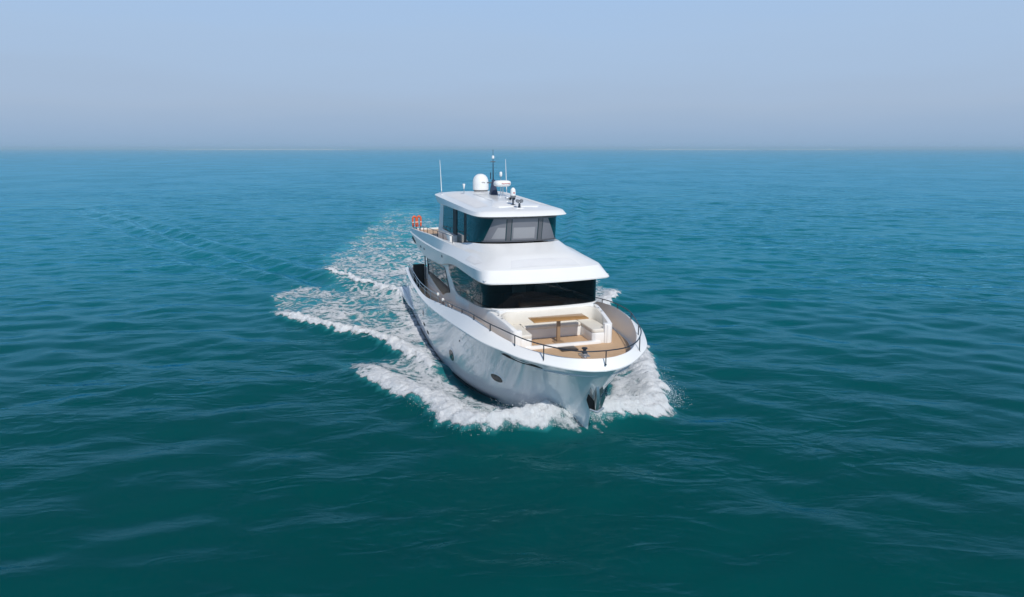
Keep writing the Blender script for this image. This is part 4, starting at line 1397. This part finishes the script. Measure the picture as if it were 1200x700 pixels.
# searchlight
sl = empty("searchlight", (15.05, -.05, 7.36), 0, Y)
bm = bmesh.new(); box(bm, -.12, .12, -.18, .18, 0, .03, .01); fin("base_plate", bm, M_gel, sl)
bm = bmesh.new(); lathe(bm, [(.05, .03), (.05, .2), (.0, .21)], (0, 0, 0), 12); fin("post", bm, M_dsteel, sl)
for y in (-.09, .09):
    bm = bmesh.new()
    lathe(bm, [(.035, -.1), (.075, -.06), (.08, .06), (.07, .075), (.0, .07)], (0, y, .33), 14, Matrix.Rotation(R(90), 4, 'Y'))
    fin("lamp", bm, M_grey, sl)
bm = bmesh.new(); tube(bm, [(0, -.09, .27), (0, 0, .22), (0, .09, .27)], .02, 8); fin("yoke", bm, M_dsteel, sl)
# twin horn
hn = empty("air_horn", (12.9, .16, 7.54), 0, Y)
bm = bmesh.new(); box(bm, -.2, .02, -.2, .02, .06, .16, .03); fin("horn_bracket", bm, M_steel, hn)
for y in (-.02, .16):
    bm = bmesh.new()
    lathe(bm, [(.02, -.25), (.025, 0), (.04, .08), (.07, .13), (.055, .13), (.01, .05)], (0, y, .1), 12, Matrix.Rotation(R(90), 4, 'Y'))
    fin("trumpet", bm, M_dsteel, hn)

# ---- rails
def rail(name, pts, rt, posts, foot, m, tip=None, mid=None):
    o = empty(name, (0, 0, 0), 0, Y)
    bm = bmesh.new(); tube(bm, pts, rt, 8); fin("top_rail", bm, m, o)
    if mid:
        bm = bmesh.new(); tube(bm, [(p[0], p[1], p[2] - mid) for p in pts], rt * .6, 6); fin("mid_rail", bm, m, o)
    P = np.array(pts)
    for x, s in posts:
        d = np.abs(P[:, 0] - x) + np.where(np.sign(P[:, 1] + 1e-9) != s, 50, 0)
        p = P[int(np.argmin(d))]
        bm = bmesh.new()
        f = foot(p)
        tube(bm, [(p[0], p[1], f), (p[0], p[1], p[2])], rt * .9, 8)
        lathe(bm, [(.04, 0), (.04, .012), (.02, .02)], (p[0], p[1], f), 10)
        q = fin("rail_post", bm, m, o)
        if tip and (x, s) in tip:
            bm = bmesh.new()
            lathe(bm, [(.05, 0), (.07, .05), (.06, .12), (0, .15)], (p[0], p[1], p[2] - .03), 12)
            fin("post_cap", bm, M_gel, q)
    return o
bow_half = sub([(13.4, 3.30, 2.98), (15, 3.26, 3.16), (16.6, 3.22, 3.36), (18.0, 3.16, 3.52), (19.2, 3.08, 3.60), (20.3, 2.93, 3.62), (21.2, 2.68, 3.60), (22.0, 2.42, 3.57), (22.7, 2.15, 3.55), (23.4, 1.72, 3.53), (23.95, 1.25, 3.52), (24.28, .7, 3.50), (24.36, 0, 3.49)], 6)
def cap_z(p):
    d = np.hypot(Is[:, 0] - p[0], Is[:, 1] - abs(p[1]))
    k = int(np.argmin(d))
    out = max(0.0, float(np.hypot(p[0] - 20.0, abs(p[1])) - np.hypot(Is[k, 0] - 20.0, Is[k, 1]))) if p[0] > 21 else 0.0
    return float(Is[k, 2]) - .02 - .8 * out
br = rail("bow_rail", mir(bow_half), .022, [(x, s) for s in (-1, 1) for x in (13.4, 15.2, 17.0, 18.8, 20.5, 22.0, 23.25)] + [(24.36, 1)], cap_z, M_dsteel, tip=((13.4, -1), (13.4, 1)))
for s in (-1, 1):
    ah = [(x, s * y, z) for x, y, z in sub([(1.2, 3.1, 2.72), (4, 3.28, 2.70), (7, 3.38, 2.68), (10, 3.38, 2.82), (12.3, 3.33, 3.02)], 5)]
    rail("side_rail", ah, .018, [(x, s) for x in (1.2, 2.6, 4, 5.6, 7.2, 8.8, 10.4, 12.3)], cap_z, M_steel, tip=((12.3, s),), mid=.2)
    uh = [(x, s * y, z) for x, y, z in sub([(.6, 2.66, 5.22), (3, 2.70, 5.36), (6, 2.69, 5.56), (9, 2.66, 5.72), (12.0, 2.5, 5.82)], 5)]
    rail("upper_rail", uh, .018, [(x, s) for x in (.6, 2, 3.4, 4.8, 6.2, 7.6, 9, 10.4, 12.0)], lambda p: float(np.interp(p[0], [q[0] for q in T2], [q[2] for q in T2])) - .02, M_dsteel)
# small aerial stub on the port shoulder of the moulding
bm = bmesh.new(); tube(bm, [(9.0, 2.62, 5.40), (9.0, 2.62, 5.95)], .012, 6); fin("flag_staff", bm, M_gel, Y)

# ---- anchor pocket and anchor at the stem
bm = bmesh.new()
for s in (-1, 1):
    o_ = [(23.12, s * .02, 1.02), (23.45, s * .10, 1.12), (23.72, s * .26, 1.85), (23.70, s * .2, 2.1), (23.55, s * .02, 2.05)]
    vs = [bm.verts.new(p) for p in o_]
    f = bm.faces.new(vs)
r_ = bmesh.ops.solidify(bm, geom=bm.faces[:], thickness=.03)
fin("anchor_pocket", bm, M_steel, hull, 30)

an = empty("anchor", (ORG[0] + AX[0] * 23.7, ORG[1] + AX[1] * 23.7, 0), YAW)
tag(an, "steel anchor with dark flukes stowed at the yacht's stem", "anchor")
bm = bmesh.new()
rows = [[(-.05, -.05, 2.12), (.08, -.05, 2.15), (.08, .05, 2.15), (-.05, .05, 2.12)], [(.0, -.05, 1.6), (.18, -.06, 1.62), (.18, .06, 1.62), (0, .05, 1.6)], [(-.15, -.04, 1.18), (.08, -.05, 1.1), (.08, .05, 1.1), (-.15, .04, 1.18)]]
vv = grid_faces(bm, rows, close=True); bm.faces.new(vv[0]); bm.faces.new(vv[-1])
fin("shank", bm, M_steel, an, 30)
for s in (-1, 1):
    bm = bmesh.new()
    pts_ = [(.05, s * .05, 1.16), (-.04, s * .24, 1.20), (-.02, s * .36, 1.55), (.0, s * .31, 1.78), (.10, s * .11, 1.52)]
    vs = [bm.verts.new(p) for p in pts_]
    bm.faces.new(vs)
    bmesh.ops.solidify(bm, geom=bm.faces[:], thickness=.035)
    fin("fluke", bm, M_black if s < 0 else M_steel, an, 30)
bm = bmesh.new()
tube(bm, [(.04, -.26, 1.22), (.10, 0, 1.10), (.04, .26, 1.22)], .04, 8)
fin("crown_bar", bm, M_steel, an)

# ---- loose things on board
def on_yacht(name, x, y, z, rz=0.0):
    p = ORG[:2] + AX * x + AY * y
    return empty(name, (p[0], p[1], z), YAW + rz)
def horseshoe(label, x, y, z, rz):
    e = on_yacht("lifebuoy", x, y, z, rz)
    tag(e, label, "lifebuoy")
    e["group"] = "orange horseshoe lifebuoys on the upper deck rail"
    bm = bmesh.new()
    pth = [(0, -.13, -.42), (0, -.15, -.2), (0, -.16, .1), (0, -.13, .30), (0, 0, .37), (0, .13, .30), (0, .16, .1), (0, .15, -.2), (0, .13, -.42)]
    tube(bm, [tuple(p) for p in crv(pth, 34)], [.06] + [.085] * 32 + [.06], 12)
    e.scale = (.74, .72, .86)
    body = fin("float_cover", bm, M_orange, e, 60)
    bm = bmesh.new()
    for yy in (-.15, .15):
        lathe(bm, [(.088, -.03), (.093, -.02), (.093, .02), (.088, .03)], (0, yy, -.05), 14)
    fin("band", bm, mat("pale_band", (.75, .72, .68), .5), body)
    return e
horseshoe("orange horseshoe lifebuoy, outer of two on the after corner of the upper deck rail", .35, -2.56, 5.32, R(10))
horseshoe("orange horseshoe lifebuoy, inner of two on the after corner of the upper deck rail", .24, -2.24, 5.32, R(-6))
e = on_yacht("fender", 14.9, -3.14, 2.36, 0)
tag(e, "navy blue fender hanging inside the starboard bulwark beside the deckhouse", "fender")
bm = bmesh.new()
box(bm, -.62, .62, -.05, .05, 0, .52, .045, 3)
fin("fender_body", bm, M_blue, e, 50)
bm = bmesh.new()
for x in (-.4, .4):
    tube(bm, [(x, 0, .5), (x, -.06, .62), (x, -.12, .72)], .012, 6)
fin("lanyard", bm, M_gel, e)
e = on_yacht("deck_mat", 8.6, -2.95, deck_z(8.6) + .006, 0)
tag(e, "orange-brown mat lying on the starboard side deck", "mat")
bm = bmesh.new()
box(bm, -.55, .55, -.22, .22, .02, .04, .008)
fin("mat_pad", bm, mat("tan_mat", (.48, .24, .13), .8), e)

# ------------------------------------------------------------------ haze over the water
bm = bmesh.new()
box(bm, -30000, 30000, -6000, 30000, -1.6, 13.2)
mh = bpy.data.materials.new("haze_air")
mh.use_nodes = True
nt = mh.node_tree
for x in list(nt.nodes):
    if x.type != 'OUTPUT_MATERIAL': nt.nodes.remove(x)
pv = nt.nodes.new("ShaderNodeVolumePrincipled")
pv.inputs["Color"].default_value = (.57, .83, 1.0, 1)
pv.inputs["Density"].default_value = 4.0e-4
pv.inputs["Anisotropy"].default_value = -0.05
nt.links.new(pv.outputs[0], [x for x in nt.nodes if x.type == 'OUTPUT_MATERIAL'][0].inputs["Volume"])
hz = fin("haze", bm, mh, None, 0)
tag(hz, "pale blue sea haze low over the whole water", "haze", kind="stuff")
